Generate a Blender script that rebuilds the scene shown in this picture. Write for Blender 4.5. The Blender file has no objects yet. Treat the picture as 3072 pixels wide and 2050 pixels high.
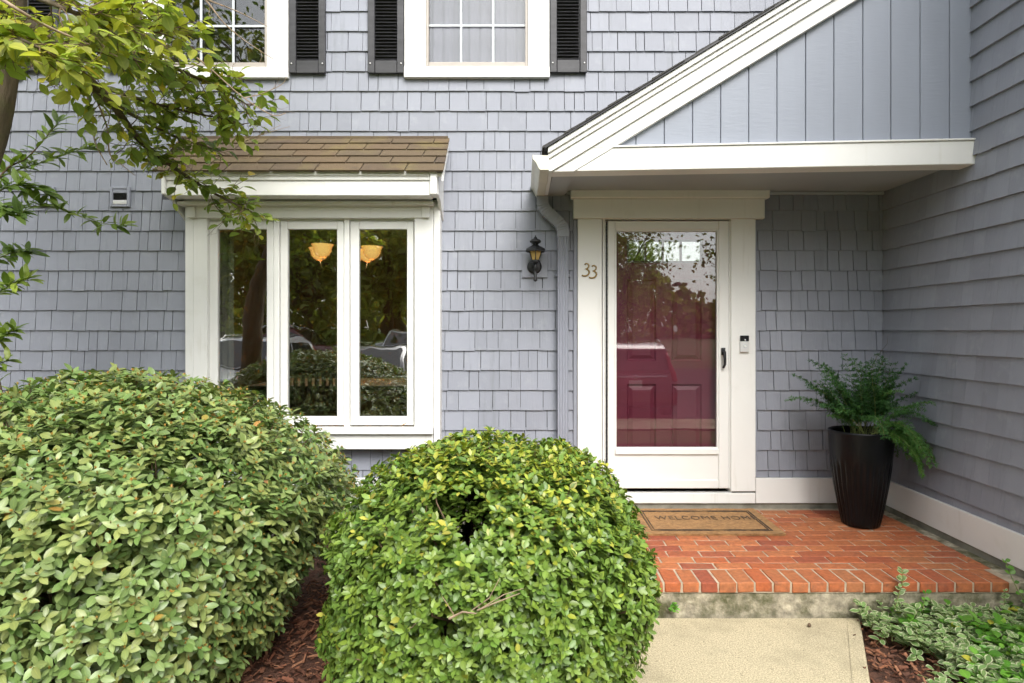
import bpy, bmesh, math, random
import numpy as np
from mathutils import Vector, Matrix

random.seed(7)
RNG = np.random.default_rng(11)
SC = bpy.context.scene
COL = SC.collection
PI = math.pi

# ------------------------------------------------------------------ camera, sky, sun, exposure
CAM = Vector((0.0, -4.81, 1.342))
FPX, U0, V0 = 1900.0, 1565.0, 993.0          # focal length and vanishing point in photo pixels (3072 wide)
cd = bpy.data.cameras.new('camera')
cd.sensor_width = 36.0
cd.lens = 36.0 * FPX / 3072.0
cd.shift_x = -(U0 - 1536.0) / 3072.0
cd.shift_y = -(1025.0 - V0) / 3072.0
cd.clip_start = 0.05
cd.clip_end = 600.0
cam = bpy.data.objects.new('camera', cd)
cam.location = CAM
cam.rotation_euler = (math.radians(90), 0, 0)
COL.objects.link(cam)
SC.camera = cam

SUN_DIR = Vector((0.28, -0.85, 0.95)).normalized()     # towards the sun
elev = math.asin(SUN_DIR.z)
azim = math.atan2(SUN_DIR.x, SUN_DIR.y)
world = bpy.data.worlds.new('World')
SC.world = world
world.use_nodes = True
wn = world.node_tree
wbg = wn.nodes['Background']
sky = wn.nodes.new('ShaderNodeTexSky')
sky.sky_type = 'NISHITA'
sky.sun_disc = False
sky.sun_elevation = elev
sky.sun_rotation = azim
sky.air_density = 1.0
sky.dust_density = 3.0
sky.ozone_density = 1.0
hs = wn.nodes.new('ShaderNodeHueSaturation')
hs.inputs['Saturation'].default_value = 0.22            # overcast: a nearly grey sky
wn.links.new(sky.outputs['Color'], hs.inputs['Color'])
wn.links.new(hs.outputs['Color'], wbg.inputs['Color'])
wbg.inputs['Strength'].default_value = 0.15

sd = bpy.data.lights.new('sun', 'SUN')
sd.energy = 1.15
sd.angle = math.radians(32)
sd.color = (1.0, 0.96, 0.90)
sun = bpy.data.objects.new('sun', sd)
sun.rotation_euler = SUN_DIR.to_track_quat('Z', 'Y').to_euler()
sun.location = (3, -6, 9)
COL.objects.link(sun)

SC.view_settings.view_transform = 'Standard'
SC.view_settings.look = 'None'
SC.view_settings.gamma = 1.0
SC.view_settings.use_curve_mapping = False
SC.view_settings.exposure = 1.34
SC.render.engine = 'CYCLES'
SC.cycles.use_denoising = True
SC.cycles.max_bounces = 7
SC.cycles.use_adaptive_sampling = True
SC.cycles.adaptive_threshold = 0.02
SC.cycles.transparent_max_bounces = 16
SC.cycles.diffuse_bounces = 3
SC.cycles.glossy_bounces = 4
SC.cycles.sample_clamp_indirect = 6.0
SC.cycles.caustics_reflective = False
SC.cycles.caustics_refractive = False

# ------------------------------------------------------------------ helpers
def at(u, v, Y):
    """photo pixel + world depth -> world point"""
    d = Y - CAM.y
    return Vector(((u - U0) / FPX * d, Y, CAM.z - (v - V0) / FPX * d))
def X(u, Y=0.0): return (u - U0) / FPX * (Y - CAM.y)
def Z(v, Y=0.0): return CAM.z - (v - V0) / FPX * (Y - CAM.y)

def tag(o, label=None, cat=None, group=None, kind=None):
    if label: o['label'] = label
    if cat: o['category'] = cat
    if group: o['group'] = group
    if kind: o['kind'] = kind
    return o

def empty(name, loc=(0, 0, 0), parent=None):
    o = bpy.data.objects.new(name, None)
    o.empty_display_size = 0.1
    o.location = loc
    o.parent = parent
    COL.objects.link(o)
    return o

def link(name, me, mat=None, parent=None, loc=(0, 0, 0)):
    o = bpy.data.objects.new(name, me)
    if mat and not me.materials: me.materials.append(mat)
    o.location = loc
    o.parent = parent
    COL.objects.link(o)
    return o

class MB:
    """collects faces, builds one mesh object"""
    def __init__(s): s.v = []; s.f = []
    def add(s, vs, fs):
        b = len(s.v)
        s.v += [tuple(p) for p in vs]
        s.f += [tuple(i + b for i in f) for f in fs]
        return s
    def box(s, x0, x1, y0, y1, z0, z1):
        x0, x1 = min(x0, x1), max(x0, x1); y0, y1 = min(y0, y1), max(y0, y1); z0, z1 = min(z0, z1), max(z0, z1)
        return s.add([(x0,y0,z0),(x1,y0,z0),(x1,y1,z0),(x0,y1,z0),(x0,y0,z1),(x1,y0,z1),(x1,y1,z1),(x0,y1,z1)],
                     [(0,3,2,1),(4,5,6,7),(0,1,5,4),(1,2,6,5),(2,3,7,6),(3,0,4,7)])
    def extrude(s, poly, vec):
        """poly: list of 3D points (planar), extruded by vec"""
        n = len(poly); vec = Vector(vec)
        vs = [Vector(p) for p in poly] + [Vector(p) + vec for p in poly]
        fs = [tuple(range(n - 1, -1, -1)), tuple(range(n, 2 * n))]
        fs += [(i, (i + 1) % n, n + (i + 1) % n, n + i) for i in range(n)]
        return s.add(vs, fs)
    def lathe(s, prof, n=24, c=(0, 0, 0), cap=True, phase=0.0):
        cx, cy, cz = c
        vs = []
        for r, z in prof:
            for k in range(n):
                a = 2 * PI * k / n + phase
                vs.append((cx + r * math.cos(a), cy + r * math.sin(a), cz + z))
        fs = []
        for i in range(len(prof) - 1):
            for k in range(n):
                k2 = (k + 1) % n
                fs.append((i * n + k, i * n + k2, (i + 1) * n + k2, (i + 1) * n + k))
        if cap:
            fs.append(tuple(range(n - 1, -1, -1)))
            fs.append(tuple((len(prof) - 1) * n + k for k in range(n)))
        return s.add(vs, fs)
    def tube(s, pts, rad, n=6, cap=True, flat=None):
        pts = [Vector(p) for p in pts]
        if not hasattr(rad, '__len__'): rad = [rad] * len(pts)
        vs, fs = [], []
        up = Vector((0, 0, 1))
        t0 = (pts[1] - pts[0]).normalized()
        if abs(t0.dot(up)) > 0.9: up = Vector((0, 1, 0))
        a = t0.cross(up).normalized()
        for i, p in enumerate(pts):
            t = (pts[min(i + 1, len(pts) - 1)] - pts[max(i - 1, 0)]).normalized()
            a = (a - t * a.dot(t)).normalized()
            b = t.cross(a)
            for k in range(n):
                q = 2 * PI * k / n
                vs.append(p + (a * math.cos(q) + b * math.sin(q)) * rad[i])
        for i in range(len(pts) - 1):
            for k in range(n):
                k2 = (k + 1) % n
                fs.append((i * n + k, i * n + k2, (i + 1) * n + k2, (i + 1) * n + k))
        if cap:
            fs.append(tuple(range(n - 1, -1, -1)))
            fs.append(tuple((len(pts) - 1) * n + k for k in range(n)))
        return s.add(vs, fs)
    def mesh(s, name, smooth=False, bevel=0.0, seg=1):
        me = bpy.data.meshes.new(name)
        me.from_pydata([tuple(p) for p in s.v], [], s.f)
        bm = bmesh.new(); bm.from_mesh(me)
        bmesh.ops.recalc_face_normals(bm, faces=bm.faces)
        if bevel > 0:
            es = [e for e in bm.edges if len(e.link_faces) == 2 and e.calc_face_angle(0) > 0.5]
            bmesh.ops.bevel(bm, geom=es, offset=bevel, segments=seg, affect='EDGES', profile=0.5, clamp_overlap=True)
        bm.to_mesh(me); bm.free()
        if smooth: me.polygons.foreach_set('use_smooth', [True] * len(me.polygons))
        me.update()
        return me
    def build(s, name, mat, parent=None, loc=(0, 0, 0), smooth=False, bevel=0.0, seg=1):
        return link(name, s.mesh(name, smooth, bevel, seg), mat, parent, loc)

def boxo(name, mat, parent, x0, x1, y0, y1, z0, z1, bevel=0.003):
    return MB().box(x0, x1, y0, y1, z0, z1).build(name, mat, parent, bevel=bevel)

# ------------------------------------------------------------------ materials
def mat_new(name):
    m = bpy.data.materials.new(name); m.use_nodes = True
    nt = m.node_tree
    return m, nt, nt.nodes['Principled BSDF']
def nd(nt, t, **kw):
    n = nt.nodes.new(t)
    for k, v in kw.items():
        if k.startswith('_'): setattr(n, k[1:], v)
        else: n.inputs[k.replace('_', ' ')].default_value = v
    return n
def c4(c): return (c[0], c[1], c[2], 1.0)
def mul(c, f): return (min(1, c[0] * f), min(1, c[1] * f), min(1, c[2] * f))

def pos_map(nt, scale=(1, 1, 1), src='Position'):
    g = nt.nodes.new('ShaderNodeNewGeometry')
    m = nt.nodes.new('ShaderNodeMapping')
    m.inputs['Scale'].default_value = scale
    nt.links.new(g.outputs['Position'], m.inputs['Vector'])
    return m.outputs['Vector']
def noise(nt, vec, scale, detail=4.0, rough=0.55):
    n = nd(nt, 'ShaderNodeTexNoise')
    n.inputs['Scale'].default_value = scale; n.inputs['Detail'].default_value = detail; n.inputs['Roughness'].default_value = rough
    nt.links.new(vec, n.inputs['Vector'])
    return n.outputs['Fac']
def remap(nt, val, a, b, c=0.0, d=1.0):
    r = nd(nt, 'ShaderNodeMapRange')
    r.inputs['From Min'].default_value = a; r.inputs['From Max'].default_value = b
    r.inputs['To Min'].default_value = c; r.inputs['To Max'].default_value = d
    nt.links.new(val, r.inputs['Value'])
    return r.outputs['Result']
def mix(nt, fac, a, b, mode='MIX'):
    m = nt.nodes.new('ShaderNodeMix'); m.data_type = 'RGBA'; m.blend_type = mode
    for sock, val in ((m.inputs[0], fac), (m.inputs[6], a), (m.inputs[7], b)):
        if isinstance(val, bpy.types.NodeSocket): nt.links.new(val, sock)
        elif isinstance(val, (int, float)): sock.default_value = val
        else: sock.default_value = c4(val)
    return m.outputs[2]
def mathn(nt, op, a, b=0.0):
    m = nt.nodes.new('ShaderNodeMath'); m.operation = op
    for s_, v_ in zip(m.inputs, (a, b)):
        if isinstance(v_, bpy.types.NodeSocket): nt.links.new(v_, s_)
        else: s_.default_value = v_
    return m.outputs[0]
def piece_random(nt):
    """a number 0..1 that differs from piece to piece"""
    oi = nt.nodes.new('ShaderNodeObjectInfo')
    at_ = nt.nodes.new('ShaderNodeAttribute'); at_.attribute_name = 'rnd'
    return mathn(nt, 'FRACT', mathn(nt, 'ADD', oi.outputs['Random'], at_.outputs['Fac']))
def bump(nt, bsdf, h, dist, strength=1.0):
    b = nd(nt, 'ShaderNodeBump'); b.inputs['Distance'].default_value = dist; b.inputs['Strength'].default_value = strength
    nt.links.new(h, b.inputs['Height']); nt.links.new(b.outputs['Normal'], bsdf.inputs['Normal'])

def surf(name, col, rough=0.5, var=0.10, vscale=3.0, stretch=(1, 1, 1), bmp=0.0, bscale=60.0, bstretch=None,
         rnd=0.0, col2=None, c2scale=2.0, c2lo=0.5, c2hi=0.75, metal=0.0, spec=0.5, ramp=None, col3=None, c3scale=5.0, c3lo=0.5, c3hi=0.7, c3str=(1, 1, 1)):
    m, nt, b = mat_new(name)
    v = pos_map(nt, stretch)
    f = noise(nt, v, vscale, 6)
    if ramp:                                  # per-piece colours
        pr = piece_random(nt)
        cr = nt.nodes.new('ShaderNodeValToRGB')
        e = cr.color_ramp.elements
        while len(e) < len(ramp): e.new(0.5)
        for i, c in enumerate(ramp):
            e[i].position = i / (len(ramp) - 1); e[i].color = c4(c)
        nt.links.new(pr, cr.inputs['Fac'])
        base = cr.outputs['Color']
        c = mix(nt, remap(nt, f, 0.3, 0.7), mix(nt, 1.0, base, mul((1, 1, 1), 1 - var), 'MULTIPLY'), base)
    else:
        c = mix(nt, remap(nt, f, 0.3, 0.7), mul(col, 1 - var), mul(col, 1 + var))
    if rnd:
        pr = piece_random(nt)
        g = remap(nt, pr, 0, 1, 1 - rnd, 1 + rnd)
        cc = nt.nodes.new('ShaderNodeCombineXYZ')
        for i in range(3): nt.links.new(g, cc.inputs[i])
        c = mix(nt, 1.0, c, cc.outputs[0], 'MULTIPLY')
    if col2:
        f2 = noise(nt, pos_map(nt), c2scale, 8, 0.65)
        c = mix(nt, remap(nt, f2, c2lo, c2hi), c, col2)
    if col3:
        c = mix(nt, remap(nt, noise(nt, pos_map(nt, c3str), c3scale, 7, 0.6), c3lo, c3hi), c, col3)
    nt.links.new(c, b.inputs['Base Color'])
    b.inputs['Roughness'].default_value = rough
    b.inputs['Metallic'].default_value = metal
    b.inputs['Specular IOR Level'].default_value = spec
    if bmp:
        h = noise(nt, pos_map(nt, bstretch or stretch), bscale, 5, 0.6)
        bump(nt, b, h, bmp)
    return m

SID = (0.262, 0.277, 0.322)
M = {}
M['siding'] = surf('shingle_paint', SID, 0.55, 0.05, 2.0, (1, 1, 1), 0.0012, 1.0, (90, 90, 7), rnd=0.07, col2=(0.315, 0.332, 0.37), c2scale=9, c2lo=0.55, c2hi=0.8, col3=(0.19, 0.205, 0.225), c3scale=1.0, c3lo=0.56, c3hi=0.85, c3str=(26, 26, 1.6))
M['sheath'] = surf('siding_backing', (0.06, 0.063, 0.07), 0.8, 0.1)
M['gable'] = surf('gable_paint', (0.275, 0.302, 0.358), 0.5, 0.05, 1.5, (3, 3, 0.6), 0.0012, 1.0, (12, 12, 70))
M['soffit'] = surf('soffit_paint', (0.38, 0.41, 0.43), 0.6, 0.06, 1.5)
M['white'] = surf('white_trim_paint', (0.80, 0.80, 0.77), 0.4, 0.03, 2.5, bmp=0.0006, bscale=25, col2=(0.66, 0.65, 0.58), c2scale=3.0, c2lo=0.60, c2hi=0.95, col3=(0.56, 0.54, 0.46), c3scale=1.0, c3lo=0.60, c3hi=0.95, c3str=(14, 14, 1.2))
M['white_clean'] = surf('white_enamel', (0.78, 0.78, 0.75), 0.35, 0.02, 3.0)
M['gutter'] = surf('gutter_enamel', (0.70, 0.68, 0.58), 0.35, 0.06, 6.0, col2=(0.40, 0.36, 0.26), c2scale=10, c2lo=0.62, c2hi=0.9)
M['spout'] = surf('downspout_paint', (0.285, 0.30, 0.35), 0.4, 0.04, 3.0)
M['shutter'] = surf('shutter_black_paint', (0.042, 0.042, 0.046), 0.5, 0.25, 8.0, (1, 1, 4), 0.0006, 1.0, (120, 120, 10))
M['black_metal'] = surf('black_metal', (0.018, 0.019, 0.021), 0.45, 0.3, 20, bmp=0.0006, bscale=200)
M['brass'] = surf('aged_brass', (0.30, 0.20, 0.06), 0.4, 0.2, 40, metal=0.35)
M['nickel'] = surf('satin_nickel', (0.75, 0.75, 0.74), 0.3, 0.03, 20, metal=0.3)
M['gloss_black'] = surf('gloss_black_plastic', (0.012, 0.012, 0.013), 0.1, 0.1, 10)
M['screen_edge'] = surf('screen_frame_tan', (0.42, 0.38, 0.34), 0.4, 0.08, 6)
M['muntin'] = surf('grey_window_bars', (0.56, 0.60, 0.62), 0.4, 0.03, 6)
M['roof_tab'] = surf('bay_roof_granules', None, 0.95, 0.35, 160, bmp=0.002, bscale=260, ramp=[(0.13, 0.095, 0.06), (0.17, 0.125, 0.07), (0.11, 0.08, 0.055), (0.165, 0.115, 0.065), (0.14, 0.105, 0.065)],
                     col2=(0.19, 0.15, 0.055), c2scale=4.5, c2lo=0.5, c2hi=0.78, col3=(0.075, 0.06, 0.045), c3scale=9, c3lo=0.55, c3hi=0.82)
M['roof_dark'] = surf('porch_roof_granules', (0.06, 0.058, 0.055), 0.95, 0.4, 120, bmp=0.002, bscale=220)
M['maroon'] = surf('maroon_door_paint', (0.145, 0.0125, 0.036), 0.55, 0.12, 2.5)
M['door_edge'] = surf('dark_door_trim', (0.05, 0.012, 0.012), 0.4, 0.1, 3)
M['brick'] = surf('porch_brick', None, 0.75, 0.38, 38, bmp=0.003, bscale=110,
                  ramp=[(0.49, 0.125, 0.04), (0.45, 0.14, 0.05), (0.53, 0.18, 0.065), (0.35, 0.085, 0.04), (0.49, 0.145, 0.05), (0.44, 0.165, 0.065), (0.56, 0.175, 0.06)],
                  col2=(0.36, 0.20, 0.085), c2scale=2.2, c2lo=0.57, c2hi=0.95, col3=(0.15, 0.07, 0.045), c3scale=24, c3lo=0.54, c3hi=0.84)
M['mortar'] = surf('mortar', (0.42, 0.345, 0.25), 0.9, 0.3, 14, bmp=0.002, bscale=120, col2=(0.22, 0.2, 0.11), c2scale=5, c2lo=0.58, c2hi=0.8)
M['step_concrete'] = surf('mossy_concrete', (0.36, 0.32, 0.235), 0.9, 0.5, 22, bmp=0.008, bscale=60, col2=(0.085, 0.085, 0.035), c2scale=6.5, c2lo=0.42, c2hi=0.62)
M['found'] = surf('foundation_concrete', (0.26, 0.245, 0.2), 0.9, 0.25, 8, bmp=0.003, bscale=60, col2=(0.1, 0.095, 0.07), c2scale=5, c2lo=0.5, c2hi=0.75)
M['path'] = surf('path_concrete', (0.47, 0.405, 0.265), 0.9, 0.5, 150, bmp=0.003, bscale=130, col2=(0.27, 0.235, 0.15), c2scale=2.6, c2lo=0.45, c2hi=0.75, col3=(0.20, 0.175, 0.11), c3scale=60, c3lo=0.60, c3hi=0.72)
M['coir'] = surf('coir_mat', (0.35, 0.19, 0.075), 0.95, 0.3, 40, bmp=0.004, bscale=400, col2=(0.26, 0.15, 0.06), c2scale=7, c2lo=0.5, c2hi=0.75)
M['coir_print'] = surf('coir_mat_dark_print', (0.06, 0.04, 0.025), 0.95, 0.4, 60, bmp=0.003, bscale=400, col2=(0.27, 0.155, 0.065), c2scale=6.5, c2lo=0.50, c2hi=0.72)
M['coir_letter'] = surf('coir_mat_letter_print', (0.075, 0.048, 0.028), 0.95, 0.4, 60, bmp=0.003, bscale=400, col2=(0.23, 0.135, 0.06), c2scale=7.5, c2lo=0.48, c2hi=0.74)
M['pot'] = surf('black_resin_pot', (0.005, 0.0055, 0.0065), 0.34, 0.4, 5, (1, 1, 0.4), 0.0008, 90, spec=0.25)
M['soil'] = surf('potting_soil', (0.07, 0.04, 0.025), 0.95, 0.5, 60, bmp=0.01, bscale=60)
M['mulch_ground'] = surf('mulch_ground', (0.085, 0.036, 0.02), 0.95, 0.5, 40, bmp=0.02, bscale=40)
M['mulch'] = surf('mulch_chips', None, 0.9, 0.35, 60, bmp=0.002, bscale=90, ramp=[(0.27, 0.10, 0.05), (0.16, 0.06, 0.034), (0.40, 0.19, 0.10), (0.22, 0.085, 0.045), (0.09, 0.04, 0.024), (0.34, 0.135, 0.065)])
M['bark'] = surf('tree_bark', (0.11, 0.085, 0.055), 0.9, 0.4, 14, (1, 1, 0.3), 0.012, 30, (1, 1, 0.25), col2=(0.10, 0.105, 0.04), c2scale=6)
M['twig'] = surf('brown_twig', (0.13, 0.085, 0.05), 0.8, 0.4, 30)
M['twig_pale'] = surf('pale_dry_twig', (0.34, 0.25, 0.17), 0.8, 0.3, 30)
M['stem_green'] = surf('green_stem', (0.16, 0.19, 0.05), 0.7, 0.3, 30)
M['asphalt'] = surf('asphalt', (0.05, 0.05, 0.052), 0.9, 0.3, 30, bmp=0.004, bscale=90)
M['lawn'] = surf('lawn_grass', (0.07, 0.11, 0.025), 0.95, 0.45, 12, bmp=0.03, bscale=30, col2=(0.12, 0.12, 0.04), c2scale=0.6)
M['room_wall'] = surf('room_wall_paint', (0.30, 0.24, 0.165), 0.8, 0.03, 2)
M['room_dark'] = surf('dim_room', (0.10, 0.09, 0.08), 0.9, 0.03, 2)
M['wood_dark'] = surf('dark_stained_wood', (0.035, 0.022, 0.015), 0.4, 0.3, 10)
M['linen'] = surf('white_linen', (0.72, 0.70, 0.66), 0.9, 0.05, 10)
M['sheer'] = surf('sheer_curtain_cloth', (0.165, 0.155, 0.20), 0.9, 0.08, 6, (3, 3, 0.4))
M['drape'] = surf('beige_drape', (0.46, 0.43, 0.36), 0.9, 0.06, 6)
M['tyre'] = surf('tyre_rubber', (0.02, 0.02, 0.02), 0.8, 0.2, 30)
M['chrome'] = surf('chrome', (0.75, 0.75, 0.76), 0.12, 0.02, 5, metal=1.0)
M['tail_red'] = surf('red_tail_lens', (0.55, 0.015, 0.02), 0.12, 0.05, 5)
M['plate'] = surf('number_plate_white', (0.75, 0.74, 0.70), 0.5, 0.03, 5)

def car_paint(name, col):
    m, nt, b = mat_new(name)
    b.inputs['Base Color'].default_value = c4(col)
    b.inputs['Metallic'].default_value = 0.35
    b.inputs['Roughness'].default_value = 0.28
    b.inputs['Coat Weight'].default_value = 1.0
    b.inputs['Coat Roughness'].default_value = 0.03
    return m
def glass_mat(name, refl, tint=(0.93, 0.95, 0.94), wav=0.0, wscale=3.0):
    m, nt, b = mat_new(name)
    nt.nodes.remove(b)
    out = nt.nodes['Material Output']
    tr = nd(nt, 'ShaderNodeBsdfTransparent'); tr.inputs['Color'].default_value = c4(tint)
    gl = nd(nt, 'ShaderNodeBsdfGlossy'); gl.inputs['Roughness'].default_value = 0.0
    ge = nt.nodes.new('ShaderNodeNewGeometry')
    dt = nt.nodes.new('ShaderNodeVectorMath'); dt.operation = 'DOT_PRODUCT'
    nt.links.new(ge.outputs['Incoming'], dt.inputs[0]); nt.links.new(ge.outputs['Normal'], dt.inputs[1])
    inv = mathn(nt, 'SUBTRACT', 1.0, mathn(nt, 'ABSOLUTE', dt.outputs['Value']))
    fac = mathn(nt, 'ADD', mathn(nt, 'MULTIPLY', mathn(nt, 'POWER', inv, 5.0), 1.0 - refl), refl)
    mx = nt.nodes.new('ShaderNodeMixShader')
    nt.links.new(fac, mx.inputs['Fac'])
    nt.links.new(tr.outputs[0], mx.inputs[1]); nt.links.new(gl.outputs[0], mx.inputs[2])
    nt.links.new(mx.outputs[0], out.inputs['Surface'])
    if wav:
        h = noise(nt, pos_map(nt), wscale, 1.0)
        bp = nd(nt, 'ShaderNodeBump'); bp.inputs['Distance'].default_value = wav
        nt.links.new(h, bp.inputs['Height']); nt.links.new(bp.outputs['Normal'], gl.inputs['Normal'])
    return m
M['glass_bay'] = glass_mat('casement_glass', 0.30, tint=(0.86, 0.88, 0.86), wav=0.0007, wscale=6)
M['glass_storm'] = glass_mat('storm_door_glass', 0.075, wav=0.0006, wscale=2.5)
M['glass_up'] = glass_mat('upper_window_glass', 0.085, wav=0.0012, wscale=4)
M['glass_lite'] = glass_mat('door_lite_glass', 0.22)
M['car_glass'] = surf('tinted_car_glass', (0.015, 0.02, 0.022), 0.04, 0.0, 5, spec=0.9)
M['amber'] = surf('amber_lamp_glass', (0.52, 0.36, 0.13), 0.3, 0.15, 30, spec=0.4)
def glow_mat():
    m, nt, b = mat_new('lit_amber_bowl')
    lw = nd(nt, 'ShaderNodeLayerWeight'); lw.inputs['Blend'].default_value = 0.35
    c = mix(nt, lw.outputs['Facing'], (1.0, 0.60, 0.17), (0.50, 0.10, 0.008))
    nt.links.new(c, b.inputs['Base Color'])
    nt.links.new(c, b.inputs['Emission Color'])
    b.inputs['Emission Strength'].default_value = 0.75
    return m
M['glow'] = glow_mat()

def leaf_mat(name, cols, rare=None, rare_at=0.93, rough=0.38, vein=(1.25, 1.2, 1.1), margin=None, trans=0.3, spec=0.5):
    """cols: ramp over the per-leaf random number; 'tint' holds (hue random, value random, 1 at the midrib .. 0 at the margin)"""
    m, nt, b = mat_new(name)
    a = nt.nodes.new('ShaderNodeAttribute'); a.attribute_name = 'tint'
    sp = nt.nodes.new('ShaderNodeSeparateColor'); nt.links.new(a.outputs['Color'], sp.inputs['Color'])
    cr = nt.nodes.new('ShaderNodeValToRGB'); e = cr.color_ramp.elements
    stops = [(i / max(1, len(cols) - 1) * (rare_at if rare else 1.0), c) for i, c in enumerate(cols)]
    if rare: stops += [(rare_at + 0.012 + i * (1 - rare_at - 0.012) / max(1, len(rare) - 1), c) for i, c in enumerate(rare)]
    while len(e) < len(stops): e.new(0.5)
    for i, (p, c) in enumerate(stops): e[i].position = min(1, p); e[i].color = c4(c)
    nt.links.new(sp.outputs[0], cr.inputs['Fac'])
    val = remap(nt, sp.outputs[1], 0, 1, 0.72, 1.25)
    cc = nt.nodes.new('ShaderNodeCombineXYZ')
    for i in range(3): nt.links.new(val, cc.inputs[i])
    c = mix(nt, 1.0, cr.outputs['Color'], cc.outputs[0], 'MULTIPLY')
    c = mix(nt, remap(nt, sp.outputs[2], 0.86, 0.98), c, mix(nt, 1.0, c, vein, 'MULTIPLY'))
    if margin:
        c = mix(nt, remap(nt, sp.outputs[2], 0.16, 0.36, 1, 0), c, margin)
    nt.links.new(c, b.inputs['Base Color'])
    b.inputs['Roughness'].default_value = rough
    b.inputs['Specular IOR Level'].default_value = spec
    tl = nt.nodes.new('ShaderNodeBsdfTranslucent')
    nt.links.new(mix(nt, 1.0, c, (1.25, 1.3, 0.6), 'MULTIPLY'), tl.inputs['Color'])
    mx = nt.nodes.new('ShaderNodeMixShader'); mx.inputs['Fac'].default_value = trans
    nt.links.new(b.outputs[0], mx.inputs[1]); nt.links.new(tl.outputs[0], mx.inputs[2])
    nt.links.new(mx.outputs[0], nt.nodes['Material Output'].inputs['Surface'])
    return m
M['leaf_rhodo'] = leaf_mat('rhododendron_leaf', [(0.105, 0.185, 0.045), (0.15, 0.235, 0.065), (0.20, 0.28, 0.095), (0.25, 0.285, 0.085), (0.17, 0.245, 0.08)],
                           rare=[(0.33, 0.24, 0.05), (0.42, 0.22, 0.06), (0.38, 0.13, 0.07)], rare_at=0.955, rough=0.36, trans=0.18, spec=0.45)
M['leaf_box'] = leaf_mat('privet_leaf', [(0.075, 0.15, 0.022), (0.11, 0.20, 0.028), (0.145, 0.235, 0.04), (0.18, 0.26, 0.035), (0.11, 0.19, 0.03)],
                         rare=[(0.27, 0.33, 0.035), (0.34, 0.37, 0.045), (0.36, 0.30, 0.06)], rare_at=0.93, rough=0.40, trans=0.18)
M['leaf_tree'] = leaf_mat('tree_leaf', [(0.11, 0.18, 0.035), (0.17, 0.25, 0.05), (0.24, 0.32, 0.07), (0.31, 0.37, 0.08), (0.40, 0.42, 0.07)],
                          rare=[(0.50, 0.46, 0.05), (0.46, 0.40, 0.06), (0.26, 0.12, 0.05)], rare_at=0.94, rough=0.42, trans=0.5)
M['leaf_sap'] = leaf_mat('laurel_leaf', [(0.085, 0.15, 0.03), (0.14, 0.22, 0.04), (0.22, 0.31, 0.055), (0.32, 0.40, 0.07)], rough=0.38, trans=0.35)
M['leaf_varieg'] = leaf_mat('variegated_leaf', [(0.12, 0.22, 0.06), (0.16, 0.27, 0.09), (0.20, 0.30, 0.10)], margin=(0.54, 0.57, 0.35), rough=0.45, trans=0.25)
M['leaf_green'] = leaf_mat('groundcover_leaf', [(0.07, 0.20, 0.02), (0.11, 0.28, 0.03), (0.16, 0.34, 0.045)], rare=[(0.4, 0.38, 0.05), (0.45, 0.42, 0.05)], rare_at=0.97, rough=0.4, trans=0.3)
M['leaf_fern'] = leaf_mat('fern_needles', [(0.02, 0.075, 0.018), (0.035, 0.11, 0.025), (0.055, 0.16, 0.03), (0.09, 0.22, 0.03)], rough=0.6, trans=0.25, vein=(1, 1, 1))
M['leaf_far'] = leaf_mat('far_tree_leaf', [(0.13, 0.16, 0.05), (0.18, 0.22, 0.06), (0.25, 0.29, 0.08), (0.32, 0.32, 0.09)], rough=0.6, trans=0.6, vein=(1, 1, 1))

# ------------------------------------------------------------------ leaves
def unit(a): return a / np.maximum(np.linalg.norm(a, axis=-1, keepdims=True), 1e-9)

def leaf_arrays(P, A, N, L, W, fold=0.25, curl=0.18, rich=True):
    """vertices (n, k, 3) and the face template of n leaves"""
    A = unit(A); N = unit(N - A * np.sum(A * N, axis=1, keepdims=True)); S = np.cross(A, N)
    if rich:
        ts = np.array([0, .26, .56, .82, 1.0]); ws = np.array([0, .80, 1.0, .62, 0])
    else:
        ts = np.array([0, .35, .72, 1.0]); ws = np.array([0, 1.0, .82, 0])
    L = L[:, None]; W = W[:, None]
    def pt(t, w):
        return P + A * (t * L) + S * (w * W * 0.5) + N * (fold * abs(w) * W * 0.5 - curl * t * t * L)
    k = len(ts)
    cols = [pt(ts[i], 0) for i in range(k)] + [pt(ts[i], -ws[i]) for i in range(1, k - 1)] + [pt(ts[i], ws[i]) for i in range(1, k - 1)]
    V = np.stack(cols, axis=1)
    m = k - 2
    l = lambda i: k + i - 1
    r = lambda i: k + m + i - 1
    F = [(0, r(1), 1), (0, 1, l(1))]
    for i in range(1, k - 2):
        F += [(i, r(i), r(i + 1), i + 1), (i, i + 1, l(i + 1), l(i))]
    F += [(k - 2, r(k - 2), k - 1), (k - 2, k - 1, l(k - 2))]
    mid = np.array([1.0] * k + [0.0] * (2 * m))
    mid[0] = 0.55; mid[k - 1] = 0.2
    return V, F, mid

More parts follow.
